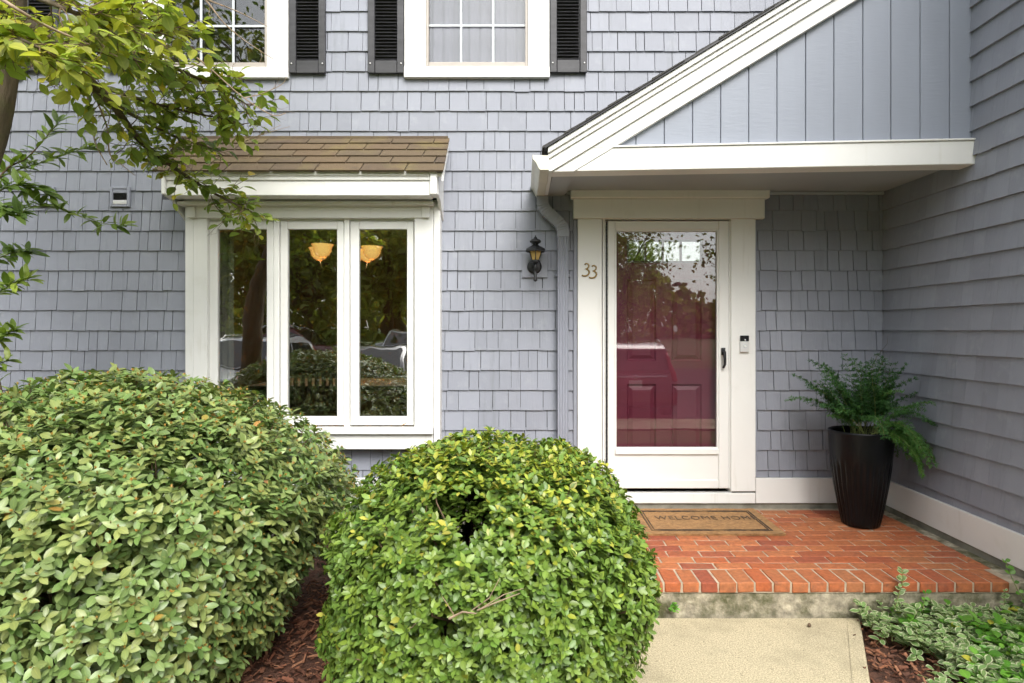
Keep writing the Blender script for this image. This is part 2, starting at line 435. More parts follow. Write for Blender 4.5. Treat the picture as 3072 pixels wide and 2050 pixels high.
def raw_mesh(name, V, faces_tmpl, n, tint=None, smooth=True):
    """n copies of the face template over V (n*k,3)"""
    k = len(V) // n
    me = bpy.data.meshes.new(name)
    loops = np.concatenate([np.array(f) for f in faces_tmpl])
    lens = np.array([len(f) for f in faces_tmpl])
    nl = len(loops)
    LI = (loops[None, :] + (np.arange(n) * k)[:, None]).ravel()
    tot = np.tile(lens, n)
    st = np.concatenate([[0], np.cumsum(tot)[:-1]])
    me.vertices.add(len(V)); me.vertices.foreach_set('co', np.asarray(V, dtype=np.float32).ravel())
    me.loops.add(len(LI)); me.loops.foreach_set('vertex_index', LI.astype(np.int32))
    me.polygons.add(len(tot)); me.polygons.foreach_set('loop_start', st.astype(np.int32))
    try: me.polygons.foreach_set('loop_total', tot.astype(np.int32))
    except Exception: pass
    me.update(calc_edges=True)
    if tint is not None:
        at_ = me.attributes.new('tint', 'FLOAT_COLOR', 'POINT')
        at_.data.foreach_set('color', np.asarray(tint, dtype=np.float32).ravel())
    me.polygons.foreach_set('use_smooth', np.full(len(tot), bool(smooth)))
    return me

def seen_rank(P, N, L, outer=None):
    """how large a leaf shows in the photo; <0: outside the frame or turned away"""
    d = P - np.array(CAM)
    dep = np.maximum(d[:, 1], 0.2)
    u = U0 + FPX * d[:, 0] / dep; v = V0 - FPX * d[:, 2] / dep
    inside = (u > 10) & (u < 3060) & (v > 10) & (v < 2040)
    face = -np.sum(unit(N) * unit(d), axis=1)
    r = L / dep * np.clip(np.abs(face), 0.2, 1)
    r = np.where(inside, r, -1)
    if outer is not None: r = np.where(outer & (face > 0.25), r, r * 0.3 - 0.5)
    return r

def add_leaves(parent, P, A, N, L, W, mat, n_ind=300, rank=None, fold=0.25, curl=0.18, rich=True, hue=None, mass='foliage', single='leaf'):
    base = np.array(parent.location) if parent is not None else np.zeros(3)
    V, F, mid = leaf_arrays(P, A, N, L, W, fold, curl, rich)
    n, k = V.shape[:2]
    h = RNG.random(n) if hue is None else hue
    val = RNG.random(n)
    T = np.zeros((n, k, 4)); T[:, :, 0] = h[:, None]; T[:, :, 1] = val[:, None]; T[:, :, 2] = mid[None, :]; T[:, :, 3] = 1
    order = np.argsort(-rank) if rank is not None else np.arange(n)
    ind = order[:n_ind] if n_ind else np.array([], dtype=int)
    if rank is not None: ind = np.array([i for i in ind if rank[i] > 0], dtype=int)
    keep = np.ones(n, bool); keep[ind] = False
    for i in ind:
        me = raw_mesh(single, V[i] - P[i], F, 1, T[i])
        link(single, me, mat, parent, tuple(P[i] - base))
    m = None
    if keep.any():
        kv = (V[keep] - base).reshape(-1, 3)
        me = raw_mesh(mass, kv, F, int(keep.sum()), T[keep].reshape(-1, 4))
        m = link(mass, me, mat, parent)
        m['kind'] = 'stuff'
    return m

# ------------------------------------------------------------------ ground, path, parking lot (the setting)
def gz(y):
    pts = [(-70, 0.9), (-40, 0.45), (-24, 0.1), (-19, -0.08), (-13.5, -0.5), (-7.8, -0.57), (-6.2, -0.40), (-4.2, -0.25), (200, -0.25)]
    for (a, za), (b, zb) in zip(pts, pts[1:]):
        if a <= y <= b: return za + (zb - za) * (y - a) / (b - a)
    return pts[0][1]
GYS = [-260, -120, -70, -40, -30, -24, -19, -16, -13.5, -10, -7.8, -7, -6.2, -5.2, -4.2, -3, 0, 60, 200]
def ground_sheet(name, mat, x0, x1, ys, lift):
    mb = MB()
    vs, fs = [], []
    for y in ys: vs += [(x0, y, gz(y) + lift), (x1, y, gz(y) + lift)]
    for i in range(len(ys) - 1): fs.append((2 * i, 2 * i + 1, 2 * i + 3, 2 * i + 2))
    o = mb.add(vs, fs).build(name, mat)
    return tag(o, kind='structure')
ground_sheet('ground', M['lawn'], -200, 200, GYS, -0.012)
ground_sheet('parking_lot', M['asphalt'], -40, 40, [-19, -16, -13.5, -10, -7.8], 0.0)
bed = MB().box(-6.5, 2.74, -4.1, -0.01, -0.6, -0.232).build('planting_bed', M['mulch_ground']); tag(bed, kind='structure')

kx = 0.456                                              # the path runs off at a slant
def path_x(x, y): return x + kx * (y + 1.44)
pm = MB()
seg = [-1.44, -3.0, -4.6, -6.2]
pth = empty('path', (0, 0, 0)); tag(pth, 'pale speckled concrete path leading up to the brick porch step', 'path', kind='structure')
for a, b in zip(seg, seg[1:]):
    zt = -0.18 if a > -4 else -0.20
    zb_ = -0.20 if b < -4 else -0.18
    if b < -5: zb_ = -0.34
    g = 0.004
    pts = [(path_x(0.60, a) , a - g), (path_x(1.797, a), a - g), (path_x(1.797, b), b + g), (path_x(0.60, b), b + g)]
    zz = [zt, zt, zb_, zb_]
    mb = MB().add([(p[0], p[1], z) for p, z in zip(pts, zz)] + [(p[0], p[1], z - 0.25) for p, z in zip(pts, zz)],
                  [(0, 1, 2, 3), (7, 6, 5, 4), (0, 4, 5, 1), (1, 5, 6, 2), (2, 6, 7, 3), (3, 7, 4, 0)])
    mb.build('slab', M['path'], pth, bevel=0.012, seg=2)
    # smooth tooled edge strips lying on the slab
    for xo in (1.715, 0.66):
        e = [(path_x(xo, a), a - 0.03), (path_x(xo + 0.012, a), a - 0.03), (path_x(xo + 0.012, b), b + 0.03), (path_x(xo, b), b + 0.03)]
        MB().add([(p[0], p[1], z + 0.0025) for p, z in zip(e, zz)] + [(p[0], p[1], z - 0.004) for p, z in zip(e, zz)],
                 [(0, 1, 2, 3), (0, 4, 5, 1), (1, 5, 6, 2), (2, 6, 7, 3), (3, 7, 4, 0)]).build('tooled_edge', M['path'], pth)
sw = MB().box(-40, 40, -7.78, -6.55, -0.9, -0.415).build('pavement', M['path']); tag(sw, kind='structure')

# ------------------------------------------------------------------ house
house = empty('house', (0, 0, 0))
tag(house, 'blue-grey shingled house with white trim, bay window and gabled porch over maroon front door', 'house')
XR = 2.75                                               # inside corner: the side wall's plane
BASE_T, BASE_B = 0.23, 0.04

# openings in the front wall: x0, x1, z0, z1
UP = [(426, 865, 234), (1212, 1649, 232.5), (-365, 62, 234)]        # outer trim left, right, bottom in photo pixels
WIN_TOP = 4.62
BAY = (X(600, -0.10), X(1262, -0.10), Z(1290, -0.10), Z(650, -0.10))
DOOR = (X(1806), X(2196), 0.10, Z(650))
openings = [BAY, DOOR] + [(X(a + 50), X(b - 50), Z(c - 20), WIN_TOP - 0.06) for a, b, c in UP]
WX0, WZ1 = -6.4, 5.2

def cells(x0, x1, z0, z1, holes):
    zs = sorted({z0, z1} | {z for h in holes for z in h[2:] if z0 < z < z1})
    out = []
    for za, zb in zip(zs, zs[1:]):
        zc = (za + zb) / 2
        hs_ = sorted([h for h in holes if h[2] < zc < h[3]])
        x = x0
        for h in hs_:
            if h[0] > x: out.append((x, h[0], za, zb))
            x = max(x, h[1])
        if x < x1: out.append((x, x1, za, zb))
    return out
wm = MB()
for a, b, c, d in cells(WX0, XR + 0.15, -0.5, WZ1, openings): wm.box(a, b, 0.0, 0.14, c, d)
front_wall = wm.build('front_wall', M['sheath'], house)
side_wall = MB().box(XR, XR + 0.15, -3.4, -0.002, -0.5, WZ1).build('side_wall', M['sheath'], house)
MB().box(XR + 0.15, 7.0, -3.4, -3.25, -0.5, WZ1).build('return_wall', M['siding'], house)

# ---- wooden shingles, each with its own edges
PITCH = 59.65 / 395.0
Z0C = Z(37.0)
def courses(): return [Z0C - PITCH * k for k in range(-13, 26)]
def sub_rect(r, holes):
    """a shingle rectangle minus the openings -> the pieces left"""
    rects = [r]
    for h in holes:
        out = []
        for x0, x1, z0, z1 in rects:
            if x1 <= h[0] or x0 >= h[1] or z1 <= h[2] or z0 >= h[3]: out.append((x0, x1, z0, z1)); continue
            if x0 < h[0]: out.append((x0, h[0], z0, z1))
            if x1 > h[1]: out.append((h[1], x1, z0, z1))
            a_, b_ = max(x0, h[0]), min(x1, h[1])
            if z0 < h[2]: out.append((a_, b_, z0, h[2]))
            if z1 > h[3]: out.append((a_, b_, h[3], z1))
        rects = out
    return [q for q in rects if q[1] - q[0] > 0.008 and q[3] - q[2] > 0.008]
def shingle_verts(w, h, tb=0.015, tt=0.004, drop_l=0.0, drop_r=0.0):
    """wedge, butt at z=0, face towards -y"""
    return [(0, -tb, -drop_l), (w, -tb, -drop_r), (w, -tt, h), (0, -tt, h), (0, 0.0, -drop_l), (w, 0.0, -drop_r), (w, 0.0, h), (0, 0.0, h)]
SH_F = [(0, 1, 2, 3), (0, 4, 5, 1), (1, 5, 6, 2), (3, 7, 4, 0), (2, 6, 7, 3)]
def lay_shingles(x0, x1, holes, zmin, seed, wmin=0.062, wmax=0.20, gaps=(0.0028, 0.0036, 0.0046, 0.006), rough=1.0, thick=0.0165):
    rs = random.Random(seed)
    out = []
    for zb in courses():
        if zb > WZ1 - 0.05: continue
        if zb + PITCH < zmin + 0.01: continue
        x = x0 - rs.random() * 0.1
        while x < x1:
            w = min(wmax * 1.15, max(wmin, rs.lognormvariate(math.log(0.112), 0.33)))
            a, b = max(x, x0), min(x + w, x1)
            x += w
            gap = rs.choice(gaps)
            if b - a < 0.02: continue
            dl = rs.gauss(0, 0.0010) * rough; dr = dl + rs.gauss(0, 0.0009) * rough
            if rs.random() < 0.03 * rough: dl += 0.004; dr += 0.0035
            tb = thick + rs.random() * 0.002 * rough
            for r in sub_rect((a + gap / 2, b - gap / 2, max(zb, zmin), zb + PITCH + 0.018), holes):
                out.append((r, tb if r[2] < zb + 0.02 else tb * 0.75, dl, dr))
    return out
def build_shingles(parent, lst, place, score, n_ind):
    """place(v) maps wall coordinates to world; the n_ind that show largest are objects, the rest one part"""
    order = sorted(range(len(lst)), key=lambda i: -score(lst[i][0]))
    ind = set(i for i in order[:n_ind] if score(lst[i][0]) > 0)
    V, R = [], []
    for i, (r, tb, dl, dr) in enumerate(lst):
        vs = shingle_verts(r[1] - r[0], r[3] - r[2], tb, 0.004, dl, dr)
        if i in ind:
            o0 = place((r[0], 0, r[2]))
            me = bpy.data.meshes.new('shingle')
            me.from_pydata([tuple(Vector(place((r[0] + v[0], v[1], r[2] + v[2]))) - Vector(o0)) for v in vs], [], SH_F)
            link('shingle', me, M['siding'], parent, o0)
        else:
            V += [place((r[0] + v[0], v[1], r[2] + v[2])) for v in vs]; R += [random.random()] * 8
    n = len(V) // 8
    me = raw_mesh('shingle_field', np.array(V), SH_F, n, smooth=False)
    a_ = me.attributes.new('rnd', 'FLOAT', 'POINT'); a_.data.foreach_set('value', np.array(R, dtype=np.float32))
    o = link('shingle_field', me, M['siding'], parent); o['kind'] = 'stuff'
    return o
trim_holes = [(X(570, -0.13), X(1300, -0.13), Z(1349, -0.13), Z(600, -0.13)),
              (X(489), X(1330), Z(600), Z(480)),
              (X(1738), X(2262), 0.0, Z(600))] + [(X(a + 8), X(b - 8), Z(c - 6), WIN_TOP + 0.06) for a, b, c in UP]
def score_front(r):
    u0, u1 = U0 + 395 * r[0], U0 + 395 * r[1]
    v0, v1 = V0 - 395 * (r[3] - CAM.z), V0 - 395 * (r[2] - CAM.z)
    if u1 > 2640 or u0 < 20 or v0 < 10 or v1 > 1420: return -1
    if v0 < 420 and u0 < 900 and u0 > 0 and v1 < 470 and u0 < 640: return -1        # behind the branch
    if v1 > 1140 and u0 < 1000: return -1
    if v1 > 1290 and u0 < 1900: return -1
    if u0 > 1645 and v1 < 575 and v1 < 446 - (u0 - 1644) * 0.6 + 0: pass
    elif u0 > 1640 and v1 < 575: return -1
    return (r[1] - r[0]) * (r[3] - r[2])
shl = lay_shingles(WX0, XR - 0.004, trim_holes, BASE_T + 0.002, 5)
build_shingles(front_wall, shl, lambda p: (p[0], p[1], p[2]), score_front, 205)
def score_side(r):                                      # x of the course = distance out from the corner
    dep = 4.81 - r[1]
    if dep < 3.5: return -1
    k = FPX / dep
    v1 = V0 - k * (r[2] - CAM.z); v0 = V0 - k * (r[3] - CAM.z)
    if v0 < 5 or v1 > 1900: return -1
    return (FPX * XR / (4.81 - r[1]) - FPX * XR / (4.81 - r[0])) * (r[3] - r[2]) * k
shs = lay_shingles(0.0, 3.4, [], BASE_T + 0.002, 9, 0.09, 0.22, (0.0006, 0.0008, 0.001), 0.5, 0.024)
build_shingles(side_wall, shs, lambda p: (XR + p[1], -p[0], p[2]), score_side, 95)
# the strip showing below the last course, base boards, foundation
boxo('base_board', M['white'], house, X(2267, -0.03) + 0.002, XR - 0.032, -0.03, -0.002, BASE_B, BASE_T)
boxo('base_board', M['white'], house, WX0, X(1733, -0.03) - 0.002, -0.03, -0.002, BASE_B, BASE_T)
boxo('base_board', M['white'], house, XR - 0.03, XR - 0.002, -3.4, -0.002, BASE_B, BASE_T)
boxo('threshold_board', M['white'], house, X(1733, -0.035), X(2267, -0.035), -0.033, 0.03, BASE_B, 0.118)
boxo('foundation', M['found'], house, WX0, XR - 0.004, -0.012, -0.001, -0.6, BASE_B - 0.002, 0)
boxo('foundation', M['found'], house, XR - 0.012, XR - 0.001, -3.4, -0.014, -0.6, BASE_B - 0.002, 0)

# ---- upstairs windows with shutters
def upper_window(a, b, c, curtain):
    yf = -0.040
    x0, x1 = X(a, yf), X(b, yf); z0 = Z(c, yf); zt = WIN_TOP
    wi, wb = 66 / 403.0, 33 / 403.0
    win = boxo('window', M['white'], house, x0 + 0.002, x0 + wi, yf, -0.001, z0 + wb, zt)           # left casing carries the window
    boxo('casing', M['white'], win, x1 - wi, x1 - 0.002, yf, -0.001, z0 + wb, zt)
    boxo('casing', M['white'], win, x0 + 0.002, x1 - 0.002, yf - 0.003, -0.001, zt + 0.001, zt + 0.16)
    boxo('sill', M['white'], win, x0, x1, yf - 0.006, -0.001, z0, z0 + wb - 0.001)
    gx0, gx1, gz0, gz1 = x0 + wi, x1 - wi, z0 + wb, zt
    s = 8 / 400.0
    boxo('sash_stile', M['screen_edge'], win, gx0 + 0.001, gx0 + s, -0.028, 0.02, gz0, gz1, 0.002)
    boxo('sash_stile', M['screen_edge'], win, gx1 - s, gx1 - 0.001, -0.028, 0.02, gz0, gz1, 0.002)
    boxo('sash_rail', M['screen_edge'], win, gx0 + s + 0.001, gx1 - s - 0.001, -0.028, 0.02, gz0 + 0.001, gz0 + 0.040, 0.003)
    px0, px1, pz0, pz1 = gx0 + s, gx1 - s, gz0 + 0.040, gz1
    nx, ph = 3, 0.283
    nz = int((pz1 - pz0) / ph) + 1
    for i in range(1, nx):
        xm = px0 + (px1 - px0) * i / nx
        boxo('muntin', M['muntin'], win, xm - 0.009, xm + 0.009, -0.012, 0.0, pz0, pz1, 0.003)
    for j in range(1, nz):
        zm = pz0 + ph * j
        boxo('muntin', M['muntin'], win, px0, px1, -0.010, -0.001, zm - 0.009, zm + 0.009, 0.002)
    for i in range(nx):
        for j in range(nz):
            xa, xb = px0 + (px1 - px0) * i / nx, px0 + (px1 - px0) * (i + 1) / nx
            za, zb = pz0 + ph * j, min(pz1, pz0 + ph * (j + 1))
            if zb - za < 0.03: continue
            boxo('pane', M['glass_up'], win, xa + 0.0005, xb - 0.0005, 0.004, 0.010, za + 0.0005, zb - 0.0005, 0)
    rm = MB()
    y0, y1 = 0.135, 1.3
    X0, X1, Za, Zb = gx0 - 0.3, gx1 + 0.3, gz0 - 0.4, gz1 + 0.2
    rm.add([(X0, y0, Za), (X1, y0, Za), (X1, y1, Za), (X0, y1, Za), (X0, y0, Zb), (X1, y0, Zb), (X1, y1, Zb), (X0, y1, Zb)],
           [(0, 1, 2, 3), (7, 6, 5, 4), (3, 2, 6, 7), (1, 5, 6, 2), (0, 3, 7, 4)])
    rm.build('room_lining', M['room_dark'], win)
    if curtain:
        n = 60; vs = []
        for k in range(n + 1):
            x = gx0 - 0.02 + (gx1 - gx0 + 0.04) * k / n
            y = 0.10 + 0.014 * math.sin(k * 0.9) + 0.008 * math.sin(k * 2.1 + 1)
            vs += [(x, y, gz0 - 0.05), (x, y, gz1 + 0.05)]
        cu = MB().add(vs, [(2 * k, 2 * k + 2, 2 * k + 3, 2 * k + 1) for k in range(n)]).build('curtain', M['sheer'], None, smooth=True)
        tag(cu, 'pale sheer curtain behind the middle upstairs window', 'curtain')
    return win
for i, (a, b, c) in enumerate(UP): upper_window(a, b, c, i == 1)

slat_me = None
def shutter(ua, ub, vb):
    global slat_me
    yf = -0.045
    x0, x1, z0 = X(ua, yf) + 0.002, X(ub, yf) - 0.002, Z(vb, yf)
    st = 0.052; zt = WIN_TOP + 0.02
    sh = MB().box(x0 + 0.01, x1 - 0.01, -0.021, -0.017, z0 + 0.02, zt - 0.02).build('shutter', M['shutter'], house)   # dark back sheet
    for xa, xb in ((x0, x0 + st), (x1 - st, x1)): boxo('stile', M['shutter'], sh, xa, xb, yf, -0.016, z0, zt, 0.004)
    boxo('rail', M['shutter'], sh, x0 + st + 0.001, x1 - st - 0.001, yf + 0.004, -0.016, z0, z0 + 0.098, 0.004)
    boxo('rail', M['shutter'], sh, x0 + st + 0.001, x1 - st - 0.001, yf + 0.004, -0.016, zt - 0.09, zt, 0.004)
    if slat_me is None:
        w = (x1 - x0) - 2 * st - 0.002
        slat_me = MB().add([(0, -0.022, -0.0115), (w, -0.022, -0.0115), (w, -0.019, -0.0085), (0, -0.019, -0.0085),
                            (0, -0.002, 0.0085), (w, -0.002, 0.0085), (w, 0.001, 0.0115), (0, 0.001, 0.0115)],
                           [(0, 1, 2, 3), (4, 7, 6, 5), (0, 4, 5, 1), (3, 2, 6, 7), (0, 3, 7, 4), (1, 5, 6, 2)]).mesh('slat')
    n = int((zt - 0.09 - z0 - 0.098) / 0.0253)
    for k in range(n): link('slat', slat_me, M['shutter'], sh, (x0 + st + 0.001, -0.019, z0 + 0.098 + 0.0253 * (k + 0.55)))
    for xa in (x0 + 0.02, x1 - 0.02): MB().lathe([(0.006, 0), (0.006, 0.004), (0.003, 0.006)], 8).build('screw', M['nickel'], sh, (xa, yf, z0 + 0.07), smooth=True).rotation_euler = (PI / 2, 0, 0)
for a, b, v in ((865.6, 976, 219), (1102, 1212, 219), (1649.5, 1762, 217), (316, 426, 212), (62, 172, 212)): shutter(a, b, v)

# ---- bay window
YB = -0.13
bay = empty('bay_window', (0, 0, 0), house)
W, WC = M['white'], M['white_clean']
bx = lambda u: X(u, YB)
bz = lambda v: Z(v, YB)
xl, xr = bx(554), bx(1320)
boxo('corner_board', W, bay, xl, bx(580), YB + 0.006, -0.001, bz(1349), bz(600))
boxo('corner_board', W, bay, bx(580) + 0.002, bx(621), YB, 0.02, bz(1302), bz(601))
boxo('corner_board', W, bay, bx(1243), bx(1300), YB, 0.02, bz(1302), bz(601))
boxo('corner_board', W, bay, bx(1300) + 0.002, xr, YB + 0.006, -0.001, bz(1349), bz(600))
boxo('head_board', W, bay, bx(568), bx(1287), YB - 0.012, 0.02, bz(655), bz(622))
boxo('head_molding', W, bay, bx(564), bx(1291), YB - 0.022, 0.02, bz(622) + 0.001, bz(613), 0.004)
boxo('head_molding', W, bay, bx(560), bx(1297), YB - 0.045, 0.02, bz(613) + 0.001, bz(600), 0.008)
for ua, ub in ((566, 590), (1266, 1290)): boxo('end_block', W, bay, bx(ua), bx(ub), YB - 0.026, YB - 0.012, bz(655), bz(622))
boxo('sill', W, bay, bx(580), bx(1300) , YB - 0.028, 0.02, bz(1302), bz(1283), 0.004)
boxo('skirt_board', W, bay, bx(581), bx(1299), YB + 0.004, 0.0, bz(1349), bz(1303))
YS = -0.098                                             # sash fronts
sx = lambda u: X(u, YS)
sz = lambda v: Z(v, YS)
boxo('jamb', W, bay, sx(621), sx(626), YS - 0.02, 0.0, sz(1283), sz(656), 0)
for ua, ub in ((823, 839), (1033, 1049)): boxo('mullion', W, bay, sx(ua), sx(ub), YS - 0.012, 0.0, sz(1283), sz(656), 0.004)
for oa, ob, ga, gb in ((627, 822, 653, 800), (840, 1032, 863, 1011), (1050, 1242, 1077, 1221)):
    sa = boxo('sash', WC, bay, sx(oa) + 0.002, sx(ga), YS, -0.055, sz(1276), sz(664))
    zt_, zb_ = sz(664), sz(1276)
    boxo('sash', WC, bay, sx(gb), sx(ob) - 0.002, YS, -0.055, zb_, zt_)
    boxo('sash', WC, bay, sx(ga) + 0.0005, sx(gb) - 0.0005, YS + 0.001, -0.055, sz(688), zt_)
    boxo('sash', WC, bay, sx(ga) + 0.0005, sx(gb) - 0.0005, YS + 0.001, -0.055, zb_, sz(1250))
    boxo('pane', M['glass_bay'], bay, sx(ga) - 0.004, sx(gb) + 0.004, -0.080, -0.074, sz(1250) - 0.004, sz(688) + 0.004, 0)
boxo('head_jamb', W, bay, sx(621), sx(1243), YS + 0.01, 0.0, sz(663), sz(650), 0)

# bay roof: sheathing, fascia, end boards, tabs
xrl, xrr = -2.575, -0.547
RT, RE = (0.0, 2.805), (-0.375, 2.462)                  # (y, z) at the wall and at the eave
roofb = MB().extrude([(xrl + 0.012, RT[0] - 0.002, RT[1] - 0.03), (xrl + 0.012, RE[0] + 0.02, RE[1] - 0.012), (xrl + 0.012, RE[0] + 0.035, RE[1] - 0.035), (xrl + 0.012, -0.002, RT[1] - 0.09)],
                     (xrr - xrl - 0.024, 0, 0)).build('bay_roof', M['white'], house)
slope = Vector((0, RT[0] - RE[0], RT[1] - RE[1])); SLL = slope.length; sdir = slope / SLL
snrm = Vector((0, -sdir.z, sdir.y))
ncr = 5; cp = SLL / ncr
rr = random.Random(4)
for c in range(ncr):
    x = xrl - [0.12, 0.24, 0.02, 0.15, 0.28][c]
    while x < xrr:
        a, b = max(x, xrl), min(x + 0.315, xrr)
        x += 0.315
        if b - a < 0.03: continue
        a += 0.004; b -= 0.004 if b < xrr else 0
        s0 = c * cp - (0.012 if c == 0 else 0.0) + rr.uniform(-.002, .002); s1 = (c + 1) * cp + 0.02
        o0 = Vector((0, RE[0], RE[1]))
        def rp(xx, s, h): return Vector((xx, 0, 0)) + o0 + sdir * s + snrm * h
        j = rr.uniform(0, 0.003)
        skew = -0.012
        vs = [rp(a + skew, s0, 0.013 + j), rp(b + (skew if b < xrr else 0), s0, 0.013 + j), rp(b, s1, 0.002), rp(a, s1, 0.002), rp(a + skew, s0, 0.001), rp(b + (skew if b < xrr else 0), s0, 0.001), rp(b, s1, -0.004), rp(a, s1, -0.004)]
        MB().add(vs, [(0, 1, 2, 3), (0, 4, 5, 1), (1, 5, 6, 2), (3, 7, 4, 0), (2, 6, 7, 3), (4, 7, 6, 5)]).build('roof_tab', M['roof_tab'], roofb)
boxo('flashing', M['roof_tab'], roofb, xrl, xrr - 0.01, -0.020, -0.004, RT[1] - 0.022, RT[1] + 0.012, 0.003)
YF = -0.335
fx = lambda u: X(u, YF)
fz = lambda v: Z(v, YF)
boxo('fascia_board', W, roofb, fx(500), fx(1291), YF, -0.20, fz(587), fz(543), 0.004)
boxo('fascia_molding', W, roofb, fx(500), fx(1291), YF - 0.012, -0.20, fz(543) + 0.001, fz(530), 0.005)
boxo('fascia_molding', W, roofb, fx(500), fx(1291), YF - 0.022, -0.20, fz(530) + 0.001, fz(516), 0.005)
for xa, xb in ((fx(489), fx(500) - 0.001), (fx(1291) + 0.001, fx(1312))):
    boxo('end_block', W, roofb, xa, xb, YF - 0.026, -0.22, fz(585), fz(516), 0.004)
for xa, xb in ((xrl + 0.02, xrl + 0.04), (xr - 0.012, xr + 0.012)):
    MB().extrude([(xa, RE[0] + 0.06, RE[1] - 0.02), (xa, -0.003, RT[1] - 0.035), (xa, -0.003, 2.17), (xa, -0.10, 2.22), (xa, -0.19, 2.29), (xa, RE[0] + 0.06, fz(582))], (xb - xa, 0, 0)).build('end_board', W, roofb, bevel=0.003)
boxo('soffit', W, roofb, fx(500), fx(1291), -0.198, -0.002, 2.262, 2.285, 0)
MB().extrude([(xrr - 0.016, RE[0] + 0.01, RE[1] - 0.008), (xrr - 0.016, -0.003, RT[1] - 0.012), (xrr - 0.016, -0.003, RT[1] - 0.07), (xrr - 0.016, RE[0] + 0.01, RE[1] - 0.07)], (0.014, 0, 0)).build('rake_board', W, roofb, bevel=0.002)

# dining room behind the bay
rm = MB()
x0, x1, y0, y1, z0, z1 = -3.1, -0.25, 0.1395, 3.4, 0.10, 2.55
rm.add([(x0, y0, z0), (x1, y0, z0), (x1, y1, z0), (x0, y1, z0), (x0, y0, z1), (x1, y0, z1), (x1, y1, z1), (x0, y1, z1)],
       [(0, 1, 2, 3), (7, 6, 5, 4), (3, 2, 6, 7), (1, 5, 6, 2), (0, 3, 7, 4)])
rm.build('dining_room_lining', M['room_wall'], house)
# bay box lining so that no daylight slips in around the frame
boxo('bay_top_lining', M['room_wall'], house, bx(590), bx(1275), -0.05, 0.138, BAY[3] - 0.004, BAY[3] + 0.02, 0)

# ---- door surround
YD = -0.042
dx = lambda u: X(u, YD)
dz = lambda v: Z(v, YD)
sur = empty('door_surround', (0, 0, 0), house)
boxo('casing', W, sur, dx(1733), dx(1806), YD, -0.001, dz(1475), dz(657) - 0.001)
boxo('casing', W, sur, dx(2193), dx(2267), YD, -0.001, dz(1475), dz(657) - 0.001)
boxo('header', W, sur, dx(1720), dx(2292), YD - 0.018, -0.001, dz(657), dz(598))
boxo('header_cap', W, sur, dx(1711), dx(2304), YD - 0.040, -0.001, dz(598) + 0.001, dz(569), 0.006)
boxo('stop_strip', M['siding'], sur, dx(1721), dx(1733) - 0.002, -0.026, -0.001, 0.24, dz(660), 0.002)
boxo('stop_strip', M['siding'], sur, dx(2267) + 0.002, dx(2274), -0.026, -0.001, 0.24, dz(660), 0.002)
boxo('jamb', W, sur, X(1807), X(1814), -0.020, 0.12, 0.12, Z(658), 0)
boxo('jamb', W, sur, X(2187), X(2192), -0.020, 0.12, 0.12, Z(658), 0)
boxo('jamb', W, sur, X(1814), X(2187), -0.018, 0.12, Z(662) + 0.002, Z(655), 0)

# ---- storm door
YSD = -0.030
qx = lambda u: X(u, YSD)
qz = lambda v: Z(v, YSD)
storm = empty('storm_door', (0, 0, 0), house)
boxo('stile', WC, storm, qx(1823), qx(1845), YSD, 0.004, qz(1466), qz(663), 0.005)
boxo('stile', WC, storm, qx(2156), qx(2187), YSD, 0.004, qz(1466), qz(663), 0.005)
boxo('rail', WC, storm, qx(1845) + 0.0005, qx(2156) - 0.0005, YSD + 0.001, 0.004, qz(689), qz(663), 0.005)
boxo('rail', WC, storm, qx(1845) + 0.0005, qx(2156) - 0.0005, YSD - 0.006, 0.004, qz(1364), qz(1346), 0.004)
boxo('rail', WC, storm, qx(1845) + 0.0005, qx(2156) - 0.0005, YSD + 0.001, 0.004, qz(1466), qz(1440), 0.004)
boxo('kick_panel', WC, storm, qx(1845), qx(2156), YSD + 0.010, 0.002, qz(1440), qz(1364), 0.002)
for ua, ub, va, vb in ((1845, 1850, 689, 1346), (2151, 2156, 689, 1346)): boxo('glass_stop', WC, storm, qx(ua), qx(ub), YSD + 0.006, 0.0, qz(vb), qz(va), 0.002)
for va, vb in ((689, 694.5), (1343, 1346)): boxo('glass_stop', WC, storm, qx(1850), qx(2151), YSD + 0.007, 0.0, qz(vb), qz(va), 0.002)
boxo('pane', M['glass_storm'], storm, qx(1847), qx(2154), -0.008, -0.004, qz(1345), qz(690), 0)
hg = MB()                                                # long hinge: alternating knuckles
k0, k1 = qz(1462), qz(668)
nk = 90
for k in range(nk):
    za = k0 + (k1 - k0) * k / nk
    hg.box(qx(1817.2), qx(1821.6), YSD - 0.004 if k % 2 else YSD + 0.004, -0.008, za, za + (k1 - k0) / nk * 0.82)
hg.build('hinge', M['black_metal'], storm)
boxo('hinge_leaf', WC, storm, qx(1814) + 0.001, qx(1817), YSD + 0.002, 0.0, qz(1466), qz(663), 0.001)
boxo('edge_strip', WC, storm, qx(2188), qx(2192), YSD + 0.004, 0.0, qz(1466), qz(663), 0.001)
hd = MB()
hx = X(2173, -0.06)
hd.box(hx - 0.015, hx + 0.013, -0.046, -0.031, Z(1066, -0.05), Z(1044, -0.05))
hd.tube([(hx - 0.001, -0.046, Z(1050, -0.05)), (hx, -0.064, Z(1058, -0.05)), (hx + 0.002, -0.070, Z(1075, -0.05)), (hx + 0.003, -0.066, Z(1093, -0.05)), (hx - 0.003, -0.048, Z(1104, -0.05))], [0.012, 0.0125, 0.011, 0.010, 0.009], 8)
hd.build('handle', M['black_metal'], storm, bevel=0.0, smooth=False)

